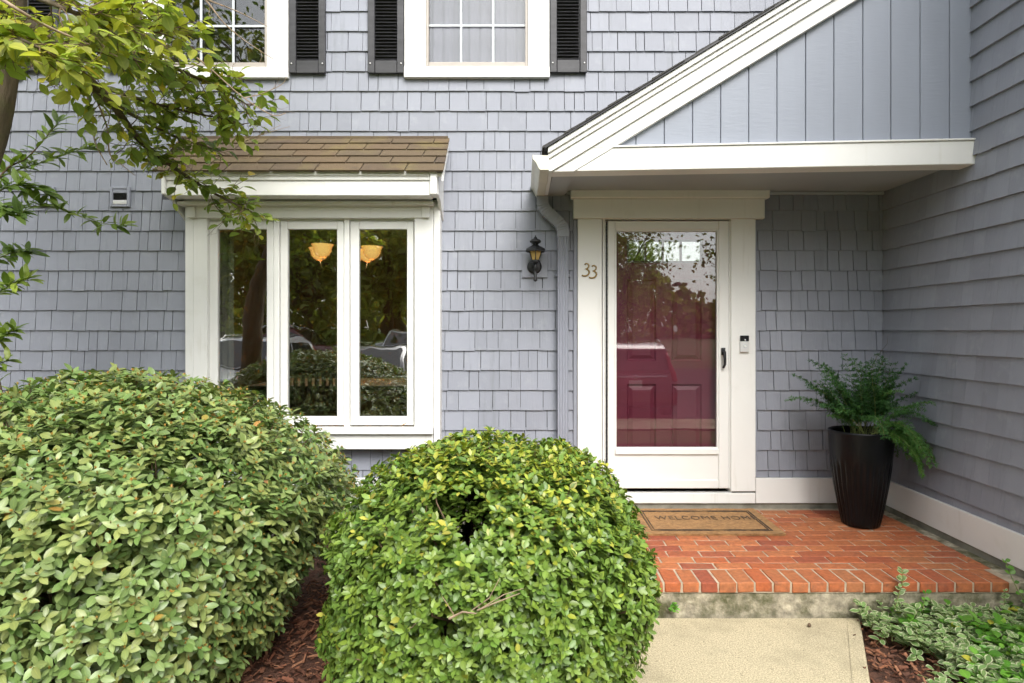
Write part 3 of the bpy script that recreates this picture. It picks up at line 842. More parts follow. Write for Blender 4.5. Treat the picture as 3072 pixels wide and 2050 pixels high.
# ---- front door behind it
YI = 0.075
ix = lambda u: X(u, YI)
iz = lambda v: Z(v, YI)
ZOOM = lambda p: 1840 + p / 4.3556
ZV = lambda p: 660 + p / 4.3556
inner = MB()
bd_l, bd_r = X(1815), X(2186)
doorz1 = Z(656)
lit = (ix(ZOOM(178)), ix(ZOOM(1162)), iz(ZV(560)), iz(ZV(262)))
pans = [(ix(ZOOM(178)), ix(ZOOM(560)), iz(1000 + 262 / 3.136), iz(ZV(778))), (ix(ZOOM(762)), ix(ZOOM(1155)), iz(1000 + 262 / 3.136), iz(ZV(778))),
        (ix(ZOOM(178)), ix(ZOOM(560)), 0.30, iz(1000 + 480 / 3.136)), (ix(ZOOM(762)), ix(ZOOM(1155)), 0.30, iz(1000 + 480 / 3.136))]
for a, b, c, d in cells(bd_l, bd_r, 0.125, doorz1, [lit] + pans): inner.box(a, b, YI, YI + 0.044, c, d)
fdoor = inner.build('front_door', M['maroon'], house)
for a, b, c, d in pans:                                  # raised panel: sunk groove, bevelled field
    s1, s2 = 0.012, 0.045
    P_ = lambda i, y: [(a + i, y, c + i), (b - i, y, c + i), (b - i, y, d - i), (a + i, y, d - i)]
    vs = P_(0, YI) + P_(s1, YI + 0.014) + P_(s1 + 0.006, YI + 0.014) + P_(s2, YI + 0.003)
    fs = []
    for r_ in range(3):
        for k in range(4): fs.append((r_ * 4 + k, r_ * 4 + (k + 1) % 4, r_ * 4 + 4 + (k + 1) % 4, r_ * 4 + 4 + k))
    fs.append((12, 13, 14, 15))
    MB().add(vs, fs).build('panel', M['maroon'], fdoor)
fr = MB()
a, b, c, d = lit
fr.box(a, b, YI - 0.012, YI + 0.03, d - 0.012, d); fr.box(a, b, YI - 0.012, YI + 0.03, c, c + 0.012)
fr.box(a, a + 0.012, YI - 0.011, YI + 0.03, c + 0.012, d - 0.012); fr.box(b - 0.012, b, YI - 0.011, YI + 0.03, c + 0.012, d - 0.012)
fr.build('lite_frame', M['door_edge'], fdoor)
mun = [ZOOM(420), ZOOM(648), ZOOM(882)]
for u in mun: boxo('lite_bar', M['door_edge'], fdoor, ix(u) - 0.008, ix(u) + 0.008, YI - 0.004, YI + 0.02, c + 0.012, d - 0.012, 0.002)
edges_ = [a + 0.012] + [ix(u) for u in mun] + [b - 0.012]
for k in range(4): boxo('lite', M['glass_lite'], fdoor, edges_[k] + (0.001 if k == 0 else 0.0085), edges_[k + 1] - (0.001 if k == 3 else 0.0085), YI + 0.006, YI + 0.010, c + 0.0125, d - 0.0125, 0)
hall = MB()
x0, x1, y0, y1, z0, z1 = bd_l - 0.1, bd_r + 0.1, 0.1395, 2.0, 0.10, 2.4
hall.add([(x0, y0, z0), (x1, y0, z0), (x1, y1, z0), (x0, y1, z0), (x0, y0, z1), (x1, y0, z1), (x1, y1, z1), (x0, y1, z1)],
         [(0, 1, 2, 3), (7, 6, 5, 4), (3, 2, 6, 7), (1, 5, 6, 2), (0, 3, 7, 4)]).build('hall_lining', M['room_dark'], house)

# ---- house number 33
hn = empty('house_number', (0, 0, 0), house)
dg_pts = [(1678, 898), (1695, 876), (1725, 869), (1758, 884), (1777, 915), (1772, 950), (1745, 982), (1690, 1000), (1735, 1008), (1772, 1035), (1785, 1075), (1768, 1118), (1735, 1148), (1690, 1162), (1650, 1160), (1608, 1145)]
for ox, oy in ((0, 0), (172, 48)):
    pts = []
    for p, q in dg_pts:
        w_ = at(1540 + (p + ox) / 7.833, 680 + (q + oy) / 7.833, YD - 0.004); pts.append((w_.x, YD - 0.004, w_.z))
    MB().tube(pts, [0.0056] * 7 + [0.0038] + [0.006] * 8, 8).build('digit', M['brass'], hn, smooth=True)

# ---- porch gable (swung a little towards the street on its right side)
GL = Vector((0.168, -0.800, 0)); GR = Vector((XR, -0.985, 0))
gex = (GR - GL); GLEN = gex.length; gex.normalize()
gn = Vector((gex.y, -gex.x, 0))                          # outward, towards the camera
def gp(u, v):
    d = Vector(((u - U0) / FPX, 1.0, -(v - V0) / FPX))
    t = (GL - Vector((CAM.x, CAM.y, 0))).dot(gn) / Vector((d.x, d.y, 0)).dot(gn)
    p = CAM + d * t
    return ((p - GL).dot(gex), p.z)
gang = math.atan2(gex.y, gex.x)
s0_, t0_ = gp(1645, 449); s1_, t1_ = gp(2379.6, 0)
GM = (t1_ - t0_) / (s1_ - s0_); GT0 = t0_ - GM * s0_     # top line of the rake: z = GT0 + GM s
GZB = gp(1700, 516)[1]
GZT = gp(2000, 440)[1]
def g_loc(): return (GL.x, GL.y, 0)
gable = MB().extrude([(0.0, 0.055, GZB + 0.06), (GLEN, 0.055, GZB + 0.06), (GLEN, 0.055, GT0 + GM * GLEN - 0.06), (0.0, 0.055, GT0 - 0.02)], (0, 0.05, 0)).build('porch_gable', M['gable'], house, g_loc())
gable.rotation_euler = (0, 0, gang)
def rake_board(name, a, b, yf, mat):
    """band between (top line - a) and (top line - b), cut plumb at s=0 and level at GZB; front at local y = yf"""
    S = GLEN - 0.001
    T = lambda s: GT0 + GM * s
    pts = []
    if T(0) - a > GZB: pts.append((0, T(0) - a))
    else: pts.append(((GZB + a - GT0) / GM, GZB))
    pts += [(S, T(S) - a), (S, T(S) - b)]
    if T(0) - b > GZB: pts.append((0, T(0) - b))
    else:
        pts.append(((GZB + b - GT0) / GM, GZB))
        if T(0) - a > GZB: pts.append((0, GZB))
    return MB().extrude([(s, yf, z) for s, z in pts], (0, 0.054 - yf, 0)).build(name, mat, gable, bevel=0.003)
PXM = 1 / 478.0
lev = [0, 18, 34, 75, 114]
rake_board('rake_molding', lev[0] * PXM, lev[1] * PXM - 0.001, -0.052, W)
rake_board('rake_molding', lev[1] * PXM, lev[2] * PXM - 0.001, -0.036, W)
rake_board('rake_board', lev[2] * PXM, lev[3] * PXM - 0.001, -0.022, W)
rake_board('frieze_board', lev[3] * PXM, lev[4] * PXM, -0.006, W)
MB().box(0.004, GLEN - 0.001, 0.002, 0.14, GZB + 0.003, GZT).build('beam', W, gable, bevel=0.004)
boxo('beam_cap', W, gable, 0.25, GLEN - 0.001, -0.008, 0.05, GZT + 0.0005, GZT + 0.012, 0.002)
gro = [1909.4 - 85.5, 1909.4, 1995, 2080.6, 2165.5, 2250.5, 2336, 2422.4, 2508, 2595.7, 2680.6, 2769, 2858, 2935]
for ua, ub in zip(gro, gro[1:]):
    sa, sb = gp(ua, 440)[0] + 0.0018, min(gp(ub, 440)[0] - 0.0018, GLEN - 0.002)
    lo = GZT + 0.013
    tp = lambda s: GT0 + GM * s - lev[4] * PXM + 0.01
    if tp(sb) <= lo: continue
    if tp(sa) > lo: poly = [(sa, lo), (sb, lo), (sb, tp(sb)), (sa, tp(sa))]
    else: poly = [((lo - GT0 + lev[4] * PXM - 0.01) / GM, lo), (sb, lo), (sb, tp(sb))]
    MB().extrude([(s, 0.030, z) for s, z in poly], (0, 0.022, 0)).build('plank', M['gable'], gable, bevel=0.003)
# soffit, eave fascia, roof
sof = [Vector((GL.x + 0.012, 0, 0)), Vector((XR - 0.02, 0, 0))]
f0 = GL + gex * 0.012 - gn * 0.14; f1 = GL + gex * (GLEN - 0.02) - gn * 0.14
ZS = 2.392
def world_prism(name, poly, z0, z1, mat, parent, bevel=0.0):
    return MB().extrude([(p[0], p[1], z0) for p in poly], (0, 0, z1 - z0)).build(name, mat, parent, bevel=bevel)
pr = empty('porch_roof', (0, 0, 0), house)
fA = GL + gex * 0.16 - gn * 0.13; fB = GL + gex * (GLEN - 0.018) - gn * 0.13
world_prism('soffit', [(fA.x, fA.y), (fB.x, fB.y), (XR - 0.018, -0.004), (GL.x + 0.16, -0.004)], ZS, ZS + 0.02, M['soffit'], pr)
fA2 = GL + gex * 0.03 - gn * 0.055
world_prism('eave_soffit', [(fA2.x, fA2.y), (fA.x - 0.003, fA2.y), (GL.x + 0.157, -0.004), (GL.x + 0.03, -0.004)], GZB + 0.016, GZB + 0.03, M['soffit'], pr)
boxo('eave_trim', M['soffit'], pr, GL.x + 0.155, GL.x + 0.172, GL.y + 0.12, -0.018, GZB + 0.031, ZS + 0.018, 0)
boxo('ceiling_trim', M['soffit'], pr, GL.x + 0.17, XR - 0.02, -0.045, -0.018, ZS - 0.022, ZS - 0.001, 0.003)
boxo('eave_fascia', W, pr, GL.x + 0.004, GL.x + 0.028, GL.y + 0.06, -0.002, GZB + 0.004, GT0 - 0.03, 0.002)
# roof deck and shingle courses stepping up the slope, seen from their ends
def roof_pt(s, side, h):
    """s along the slope from the eave; side 0 = front edge, 1 = wall"""
    base = GL + gex * s + gn * 0.065 if side == 0 else Vector((GL.x + s * gex.x, -0.001, 0))
    return Vector((base.x, base.y, GT0 + GM * s + h))
deck = [roof_pt(-0.02, 0, 0.001), roof_pt(GLEN - 0.02, 0, 0.001), roof_pt(GLEN - 0.02, 1, 0.001), roof_pt(-0.02, 1, 0.001)]
MB().add(deck + [p + Vector((0, 0, 0.012)) for p in deck], [(0, 3, 2, 1), (4, 5, 6, 7), (0, 1, 5, 4), (1, 2, 6, 5), (2, 3, 7, 6), (3, 0, 4, 7)]).build('roof_deck', M['black_metal'], pr)
s = -0.035
while s < GLEN - 0.1:
    e = min(s + 0.20, GLEN - 0.015)
    h0, h1 = 0.014 + 0.009, 0.014
    j = rr.uniform(-0.006, 0.008)
    q = [roof_pt(s, 0, 0.013), roof_pt(e, 0, 0.0135), roof_pt(e, 1, 0.0135), roof_pt(s, 1, 0.013)]
    t_ = [roof_pt(s, 0, h0 + 0.004), roof_pt(e, 0, h1 + 0.004), roof_pt(e, 1, h1 + 0.004), roof_pt(s, 1, h0 + 0.004)]
    for p in (q[0], q[1], t_[0], t_[1]): p += gn * j
    MB().add(q + t_, [(0, 3, 2, 1), (4, 5, 6, 7), (0, 1, 5, 4), (1, 2, 6, 5), (2, 3, 7, 6), (3, 0, 4, 7)]).build('shingle_course', M['roof_dark'], pr)
    s += 0.135

# ---- gutter and downspout
gb = GL.x + 0.002
prof = [(0, 0.0), (-0.055, 0.0), (-0.066, 0.016), (-0.078, 0.044), (-0.090, 0.058), (-0.100, 0.066), (-0.102, 0.088), (-0.094, 0.092)]
gz0 = 2.350
gy0 = GL.y - 0.045
vs = []
for yy in (gy0, -0.006):
    for p in prof: vs.append((gb + p[0], yy, gz0 + p[1]))
    vs.append((gb, yy, gz0 + 0.09))
n = len(prof)
m_ = n + 1
fs = [(i, i + 1, m_ + i + 1, m_ + i) for i in range(n - 1)] + [(0, m_, m_ + n, n)]
gut = MB().add(vs, fs).build('gutter', M['gutter'], house)
sol = gut.modifiers.new('thickness', 'SOLIDIFY'); sol.thickness = 0.002; sol.offset = 0
gcap = MB().extrude([(gb + p[0], gy0 - 0.0025, gz0 + p[1]) for p in prof] + [(gb, gy0 - 0.0025, gz0 + 0.09)], (0, 0.0015, 0)).build('end_cap', M['gutter'], gut)
MB().tube([(gb - 0.098, gy0 - 0.003, gz0 + 0.09), (gb - 0.098, -0.006, gz0 + 0.09)], 0.004, 6).build('lip', M['gutter'], gut)

def rect_sweep(path, sizes, ribs):
    """downspout: x-z path, section lies across it; ribs = flutes on the front face"""
    vs, fs = [], []
    prof_ = []
    hw, hd = 0.5, 0.5
    nf = 9
    for k in range(nf):
        x = -hw + 2 * hw * k / (nf - 1)
        prof_.append((x, -hd + (0.10 if (ribs and k % 2 == 1) else 0.0)))
    prof_ += [(hw, hd), (-hw, hd)]
    np_ = len(prof_)
    for i, (p, (w, d)) in enumerate(zip(path, sizes)):
        p = Vector(p)
        t = (Vector(path[min(i + 1, len(path) - 1)]) - Vector(path[max(i - 1, 0)])).normalized()
        sx_ = Vector((-t.z, 0, t.x)).normalized()
        if sx_.x < 0: sx_ = -sx_
        for (a_, b_) in prof_: vs.append(p + sx_ * (a_ * w) + Vector((0, 1, 0)) * (b_ * d))
    for i in range(len(path) - 1):
        for k in range(np_):
            k2 = (k + 1) % np_
            fs.append((i * np_ + k, i * np_ + k2, (i + 1) * np_ + k2, (i + 1) * np_ + k))
    fs += [tuple(range(np_)), tuple((len(path) - 1) * np_ + k for k in range(np_))]
    return MB().add(vs, fs)
YP = -0.062
xp0, xp1 = X(1627, YP), X(1688.5, YP)
ctrl = [(xp0, 2.352), (xp0, 2.30), (xp0 + 0.006, 2.268), (xp0 + 0.03, 2.235), (xp0 + 0.08, 2.192), (xp1 - 0.03, 2.15), (xp1 - 0.008, 2.12), (xp1, 2.085), (xp1, 2.045)]
pathp = []
for i in range(len(ctrl) - 1):
    for k in range(6):
        f = k / 6
        pathp.append((ctrl[i][0] * (1 - f) + ctrl[i + 1][0] * f, YP, ctrl[i][1] * (1 - f) + ctrl[i + 1][1] * f))
pathp.append((ctrl[-1][0], YP, ctrl[-1][1]))
sizes = []
for i in range(len(pathp)):
    bend = 9 <= i <= 22 or 27 <= i <= 41
    g = 1.0 + (0.055 if (bend and i % 3 == 0) else 0.0)
    sizes.append((0.086 * g, 0.062 * g))
spout = rect_sweep(pathp, sizes, False).build('downspout', M['spout'], house)
rect_sweep([(xp1, YP, 2.062), (xp1, YP, -0.05)], [(0.079, 0.056)] * 2, True).build('pipe', M['spout'], spout)
rect_sweep([(xp1, YP, -0.045), (xp1, YP, -0.14), (xp1 - 0.05, YP - 0.0, -0.19)], [(0.085, 0.06)] * 3, False).build('shoe', M['spout'], spout)
for zc in (1.75, 0.5): boxo('strap', M['spout'], spout, xp1 - 0.06, xp1 + 0.06, -0.036, -0.016, zc, zc + 0.02, 0.002)

# ---- wall vents on the left
for (ua, ub, va, vb, kind) in ((328, 388, 560, 621, 0), (100, 162, 560, 621, 1)):
    yv = -0.035
    a, b, c, d = X(ua, yv), X(ub, yv), Z(vb, yv), Z(va, yv)
    vt = MB().box(a, b, -0.018, -0.012, c, d).build('wall_vent', M['spout'], house)
    t = 0.022
    boxo('frame', M['spout'], vt, a, a + t, yv, -0.014, c, d, 0.004); boxo('frame', M['spout'], vt, b - t, b, yv, -0.014, c, d, 0.004)
    boxo('frame', M['spout'], vt, a + t, b - t, yv + 0.001, -0.014, d - 0.018, d, 0.004); boxo('frame', M['spout'], vt, a + t, b - t, yv + 0.001, -0.014, c, c + 0.018, 0.004)
    if kind == 0:
        boxo('opening', M['gloss_black'], vt, a + t, b - t, -0.022, -0.019, c + 0.055, d - 0.05, 0)
        boxo('flap', M['nickel'], vt, a + t, b - t, -0.034, -0.020, c + 0.02, c + 0.052, 0.004)
        boxo('flap', M['spout'], vt, a + t, b - t, -0.030, -0.020, d - 0.048, d - 0.02, 0.003)
    else:
        for k in range(3):
            z = c + 0.022 + k * 0.038
            MB().extrude([(a + t, -0.034, z), (a + t, -0.030, z), (a + t, -0.018, z + 0.030), (a + t, -0.022, z + 0.030)], (b - a - 2 * t, 0, 0)).build('louver', M['spout'], vt)

# ------------------------------------------------------------------ brick porch
PY = -1.433
porch = empty('brick_porch', (1.4, -0.7, -0.057))
tag(porch, 'low red brick porch on a mossy concrete base in front of the maroon door', 'porch')
pl = Vector(porch.location)
def pbox(name, mat, x0, x1, y0, y1, z0, z1, bevel=0.0):
    return MB().box(x0 - pl.x, x1 - pl.x, y0 - pl.y, y1 - pl.y, z0 - pl.z, z1 - pl.z).build(name, mat, porch, bevel=bevel)
BX0, BX1 = 0.18, 2.655
pbox('concrete_base', M['step_concrete'], BX0 - 0.01, XR - 0.013, PY + 0.012, -0.013, -0.42, -0.058, 0.006)
pbox('mortar_bed', M['mortar'], BX0, BX1, PY + 0.006, -0.014, -0.0575, -0.0045)
pbox('wall_kerb', M['step_concrete'], BX1 + 0.001, XR - 0.013, PY + 0.02, -0.014, -0.0575, -0.006, 0.004)
def brick_mesh(lx, ly, sd):
    r_ = random.Random(sd)
    mb = MB().box(0, lx, 0, ly, -0.053, 0)
    me = mb.mesh('brick', bevel=0.0045)
    for v in me.vertices:
        v.co.x += r_.gauss(0, 0.0012); v.co.y += r_.gauss(0, 0.0012); v.co.z += r_.gauss(0, 0.0007)
    me.materials.append(M['brick'])
    return me
heads = [brick_mesh(0.0885, 0.190, i) for i in range(4)]
strs = [brick_mesh(0.190, 0.089, 10 + i) for i in range(5)]
rb = random.Random(3)
def put_brick(me, x, y):
    o = link('brick', me, None, porch, (x - pl.x, y - pl.y, rb.gauss(0, 0.0012) - pl.z))
    o.rotation_euler = (rb.gauss(0, 0.006), rb.gauss(0, 0.006), rb.gauss(0, 0.008))
    return o
HP = 0.0972
x = BX0
while x + 0.0885 <= BX1 + 0.002: put_brick(rb.choice(heads), x, PY + rb.gauss(0, 0.0015)); x += HP
yr = PY + 0.199
row = 0
cuts = {}
while yr < -0.10:
    x = BX0 - [0.06, 0.155, 0.09, 0.18][row % 4]
    while x < BX1 - 0.03:
        a, b = max(x, BX0), min(x + 0.190, BX1)
        if b - a > 0.186: put_brick(rb.choice(strs), x, yr)
        elif b - a > 0.03:
            key = round(b - a, 3)
            if key not in cuts: cuts[key] = brick_mesh(b - a, 0.089, int(key * 1000))
            put_brick(cuts[key], a, yr)
        x += 0.1975
    yr += 0.0980
    row += 1

# ------------------------------------------------------------------ doormat
mat_o = empty('doormat', (1.265, -0.38, 0.004)); tag(mat_o, 'tan coir doormat with WELCOME HOME lettering on the brick porch', 'doormat')
ml = Vector(mat_o.location)
mx0, mx1, my0, my1 = 0.80, 1.73, -0.675, -0.085
def coir_sheet():
    nx, ny = 40, 26
    vs, fs = [], []
    r_ = random.Random(8)
    for j in range(ny + 1):
        for i in range(nx + 1):
            ex = r_.gauss(0, 0.0018) if i in (0, nx) or j in (0, ny) else 0
            vs.append((mx0 + (mx1 - mx0) * i / nx - ml.x + ex, my0 + (my1 - my0) * j / ny - ml.y + ex, 0.012 + r_.gauss(0, 0.0006)))
    for j in range(ny):
        for i in range(nx):
            q = j * (nx + 1) + i
            fs.append((q, q + 1, q + nx + 2, q + nx + 1))
    me = bpy.data.meshes.new('pile'); me.from_pydata(vs, [], fs)
    return me
pile = link('pile', coir_sheet(), M['coir'], mat_o)
MB().box(mx0 + 0.003 - ml.x, mx1 - 0.003 - ml.x, my0 + 0.003 - ml.y, my1 - 0.003 - ml.y, 0, 0.0105).build('backing', M['coir'], mat_o)
def ring(inset, w):
    mb = MB()
    a, b, c, d = mx0 + inset - ml.x, mx1 - inset - ml.x, my0 + inset - ml.y, my1 - inset - ml.y
    z0_, z1_ = 0.010, 0.0158
    mb.box(a, b, c, c + w, z0_, z1_); mb.box(a, b, d - w, d, z0_, z1_); mb.box(a, a + w, c + w, d - w, z0_, z1_); mb.box(b - w, b, c + w, d - w, z0_, z1_)
    mb.build('border_line', M['coir_print'], mat_o)
ring(0.062, 0.010); ring(0.082, 0.006)
fc = bpy.data.curves.new('lettering', 'FONT'); fc.body = 'WELCOME HOME'; fc.size = 0.118; fc.align_x = 'CENTER'; fc.align_y = 'CENTER'; fc.extrude = 0.0006; fc.space_character = 1.12
fo = bpy.data.objects.new('lettering_source', fc); COL.objects.link(fo)
bpy.context.view_layer.update()
me = bpy.data.meshes.new_from_object(fo.evaluated_get(bpy.context.evaluated_depsgraph_get()))
bpy.data.objects.remove(fo)
xs = [v.co.x for v in me.vertices]
k = 0.72 / (max(xs) - min(xs)) if xs else 1
for v in me.vertices: v.co.x *= k
me.materials.clear()
bm_ = bmesh.new(); bm_.from_mesh(me); bm_.verts.ensure_lookup_table()
seen_ = set(); isl = []
for v_ in bm_.verts:
    if v_.index in seen_: continue
    st_ = [v_]; comp = []; seen_.add(v_.index)
    while st_:
        q_ = st_.pop(); comp.append(q_.index)
        for e_ in q_.link_edges:
            w_ = e_.other_vert(q_)
            if w_.index not in seen_: seen_.add(w_.index); st_.append(w_)
    isl.append(set(comp))
for comp in sorted(isl, key=lambda c_: min(me.vertices[i].co.x for i in c_)):
    ids = sorted(comp); mp = {i: j for j, i in enumerate(ids)}
    lm = bpy.data.meshes.new('letter')
    lm.from_pydata([tuple(me.vertices[i].co) for i in ids], [], [tuple(mp[i] for i in pl_.vertices) for pl_ in me.polygons if pl_.vertices[0] in comp])
    link('letter', lm, M['coir_letter'], mat_o, (1.305 - ml.x, -0.33 - ml.y, 0.0155))
bm_.free()

# ------------------------------------------------------------------ planter and fern
pot = empty('planter', (2.352, -0.415, 0.002)); tag(pot, 'tall black fluted planter standing in the porch corner', 'planter')
def pot_mesh():
    prof = [(0.0, .120), (0.004, .126), (0.05, .138), (0.10, .149), (0.16, .161), (0.22, .172), (0.28, .183), (0.34, .192), (0.40, .200), (0.44, .204), (0.47, .207), (0.52, .211), (0.58, .214), (0.63, .2155), (0.642, .218), (0.652, .217), (0.654, .210), (0.640, .206), (0.56, .203)]
    n = 120
    vs, fs = [], []
    for z, r in prof:
        dep = 0.0
        if 0.02 < z < 0.47: dep = 0.0125 * min(1, (z - 0.02) / 0.06) * min(1, max(0, (0.47 - z) / 0.07))
        inner = r < .2101 and z > .55
        for k in range(n):
            a = 2 * PI * k / n
            q = 0 if inner else dep * abs(math.cos(a * 15)) ** 0.7
            vs.append(((r - dep + q) * math.cos(a), (r - dep + q) * math.sin(a), z))
    for i in range(len(prof) - 1):
        for k in range(n): fs.append((i * n + k, i * n + (k + 1) % n, (i + 1) * n + (k + 1) % n, (i + 1) * n + k))
    fs.append(tuple(range(n - 1, -1, -1)))
    me = bpy.data.meshes.new('pot'); me.from_pydata(vs, [], fs)
    me.polygons.foreach_set('use_smooth', [True] * len(me.polygons))
    return me
link('pot', pot_mesh(), M['pot'], pot).scale = (0.95, 0.95, 1.0)
MB().lathe([(0.001, 0.615), (0.1, 0.613), (0.193, 0.600)], 40, cap=False).build('soil', M['soil'], pot, smooth=True)

def needles_thing(o, fronds, mat, needle, spacing, rs, stem_mat, droop=0.5, dens=1.0):
    """feathery fronds: each a curved stem with side branchlets of fine needles"""
    base = np.array(o.location)
    P, A, N, L, Wd, H = [], [], [], [], [], []
    stems = MB()
    for (p0, d0, ln, dr, hue) in fronds:
        p = Vector(p0); d = Vector(d0).normalized()
        pts = [p.copy()]
        ns = 14
        for i in range(ns):
            d = (d + Vector((rs.gauss(0, .05), rs.gauss(0, .05), -dr / ns))).normalized()
            p = p + d * (ln / ns)
            pts.append(p.copy())
            if i < ns * 0.28: continue
            f = (i / ns)
            for s in (-1, 1):
                for q in range(2):
                    side = d.cross(Vector((0, 0, 1)))
                    if side.length < 0.1: side = Vector((1, 0, 0))
                    side.normalize()
                    bd = (side * s * rs.uniform(.6, 1) + d * rs.uniform(.4, .9) + Vector((0, 0, rs.uniform(-.35, .25)))).normalized()
                    bl = ln * 0.22 * (1.15 - f) * rs.uniform(.6, 1.2) * dens
                    nn = int(bl / spacing)
                    for j in range(nn):
                        t = (j + 0.5) / nn
                        q0 = p + bd * (bl * t) + Vector((0, 0, -0.25 * bl * t * t))
                        for k in range(3):
                            P.append(q0); ax = (bd * 0.7 + Vector((rs.gauss(0, .6), rs.gauss(0, .6), rs.gauss(0, .6)))).normalized()
                            A.append(ax); N.append((rs.gauss(0, .4), rs.gauss(0, .4) - .4, 1)); L.append(needle * rs.uniform(.7, 1.3)); Wd.append(needle * 0.22)
                            H.append(min(0.999, max(0, hue + rs.gauss(0, .1))))
        stems.tube([q_ - Vector(base) for q_ in pts], [0.0022 - 0.0015 * i / ns for i in range(len(pts))], 4)
    tag(stems.build('stems', stem_mat, o), kind='stuff')
    add_leaves(o, np.array([tuple(p) for p in P]), np.array([tuple(a) for a in A]), np.array(N), np.array(L), np.array(Wd), mat, n_ind=0, rich=False, hue=np.array(H), fold=0.1, curl=0.05, mass='fronds')
rf = random.Random(21)
fern = empty('asparagus_fern', (2.352, -0.415, 0.61)); tag(fern, 'feathery dark green fern growing in the black planter', 'fern')
fr_list = []
c0 = Vector((2.352, -0.415, 0.60))
for i in range(42):                                     # upright, leaning left and right
    a = rf.uniform(-0.3, 1.0) * PI + (PI if rf.random() < .5 else 0)
    lean = rf.uniform(.25, .95)
    p0 = c0 + Vector((rf.gauss(0, .05), rf.gauss(0, .05), 0))
    ln = rf.uniform(.32, .64)
    d0 = Vector((math.cos(a) * lean * 0.62 - 0.06, math.sin(a) * lean * .35 - 0.10, 1.0))
    fr_list.append((p0, d0, ln, rf.uniform(.4, 1.4), rf.uniform(.15, .65)))
for i in range(20):                                     # bright arching ones falling to the right
    p0 = c0 + Vector((rf.gauss(0.04, .04), rf.gauss(-.03, .04), 0))
    d0 = Vector((rf.uniform(.05, .75), rf.uniform(-.7, .1), 1.0))
    fr_list.append((p0, d0, rf.uniform(.36, .52), rf.uniform(2.2, 3.4), rf.uniform(.55, .95)))
needles_thing(fern, fr_list, M['leaf_fern'], 0.017, 0.0068, rf, M['stem_green'])
tw = MB().tube([Vector(p) - c0 - Vector((0, 0, .01)) for p in [(2.40, -.38, .75), (2.46, -.33, 1.02), (2.53, -.30, 1.16), (2.615, -.28, 1.25), (2.62, -.28, 1.31)]], [.0016, .0015, .0013, .001, .0007], 4)
tw.build('bare_shoot', M['twig'], fern)

# ------------------------------------------------------------------ wall lantern, doorbell
YL = -0.125
lx_ = X(1606.4, YL)
lan = empty('wall_lantern', (lx_, -0.016, 1.826)); tag(lan, 'black carriage wall lantern with amber glass beside the downspout', 'lantern')
lo = Vector(lan.location)
def Lz(z): return z - lo.z
yc = YL - lo.y
boxo('mounting_block', M['siding'], lan, X(1566) - lo.x, X(1642) - lo.x, -0.012, 0.012, Lz(Z(834)), Lz(Z(758)), 0.002)
bp = MB().lathe([(0.055, 0), (0.054, 0.008), (0.045, 0.016), (0.030, 0.020)], 24).build('back_plate', M['black_metal'], lan, (X(1603) - lo.x, -0.0125, 0), smooth=True); bp.rotation_euler = (PI / 2, 0, 0)
MB().lathe([(0.008, Lz(1.977)), (0.022, Lz(1.976)), (0.079, Lz(1.945)), (0.081, Lz(1.930)), (0.074, Lz(1.926)), (0.055, Lz(1.936))], 6, (0, yc, 0), phase=PI / 6).build('roof', M['black_metal'], lan)
MB().lathe([(0.022, Lz(1.972)), (0.020, Lz(1.984)), (0.038, Lz(1.994)), (0.043, Lz(2.003)), (0.034, Lz(2.016)), (0.016, Lz(2.022)), (0.012, Lz(2.032)), (0.004, Lz(2.040)), (0.005, Lz(2.044)), (0.001, Lz(2.050))], 16, (0, yc, 0)).build('finial', M['black_metal'], lan, smooth=True)
MB().lathe([(0.052, Lz(1.934)), (0.027, Lz(1.866))], 6, (0, yc, 0), phase=PI / 6).build('glass', M['amber'], lan)
cg = MB()
for k in range(6):
    a = PI / 6 + k * PI / 3
    cg.tube([(0.054 * math.cos(a), yc + 0.054 * math.sin(a), Lz(1.936)), (0.028 * math.cos(a), yc + 0.028 * math.sin(a), Lz(1.864))], 0.0035, 5)
cg.build('cage', M['black_metal'], lan)
MB().lathe([(0.012, Lz(1.842)), (0.034, Lz(1.847)), (0.036, Lz(1.860)), (0.030, Lz(1.866))], 16, (0, yc, 0)).build('collar', M['black_metal'], lan, smooth=True)
MB().tube([(0.0, yc, Lz(1.845)), (0, yc + .002, Lz(1.80)), (0.0, yc + 0.02, Lz(1.775)), (-0.004, yc + 0.05, Lz(1.785)), (-0.008, -0.018, Lz(1.815))], [.012, .012, .011, .011, .012], 8).build('arm', M['black_metal'], lan, smooth=True)
MB().lathe([(0.0005, Lz(1.706)), (0.010, Lz(1.712)), (0.017, Lz(1.722)), (0.010, Lz(1.729)), (0.011, Lz(1.778)), (0.009, Lz(1.782))], 12, (-0.001, yc + 0.012, 0)).build('drop', M['black_metal'], lan, smooth=True)

bell = empty('doorbell', (X(2232, YD), YD, Z(1032, YD))); tag(bell, 'silver and black video doorbell on the right door casing', 'doorbell')
bw, bh = 26.5 / 398 / 2, 50 / 398 / 2
MB().box(-bw, bw, -0.018, -0.001, -bh, bh * 0.29).build('face_plate', M['nickel'], bell, bevel=0.003)
MB().box(-bw + 0.001, bw - 0.001, -0.0175, -0.001, bh * 0.29 + 0.0005, bh).build('camera_window', M['gloss_black'], bell, bevel=0.003)
MB().lathe([(0.007, 0), (0.008, 0.003), (0.001, 0.004)], 16).build('lens', M['chrome'], bell, (0.003, -0.0176, bh * 0.45), smooth=True).rotation_euler = (PI / 2, 0, 0)
r1 = MB().lathe([(0.0145, 0), (0.0135, 0.002), (0.0105, 0.002), (0.010, 0)], 24, cap=False).build('button_ring', M['muntin'], bell, (0.003, -0.018, -bh * 0.28), smooth=True); r1.rotation_euler = (PI / 2, 0, 0)
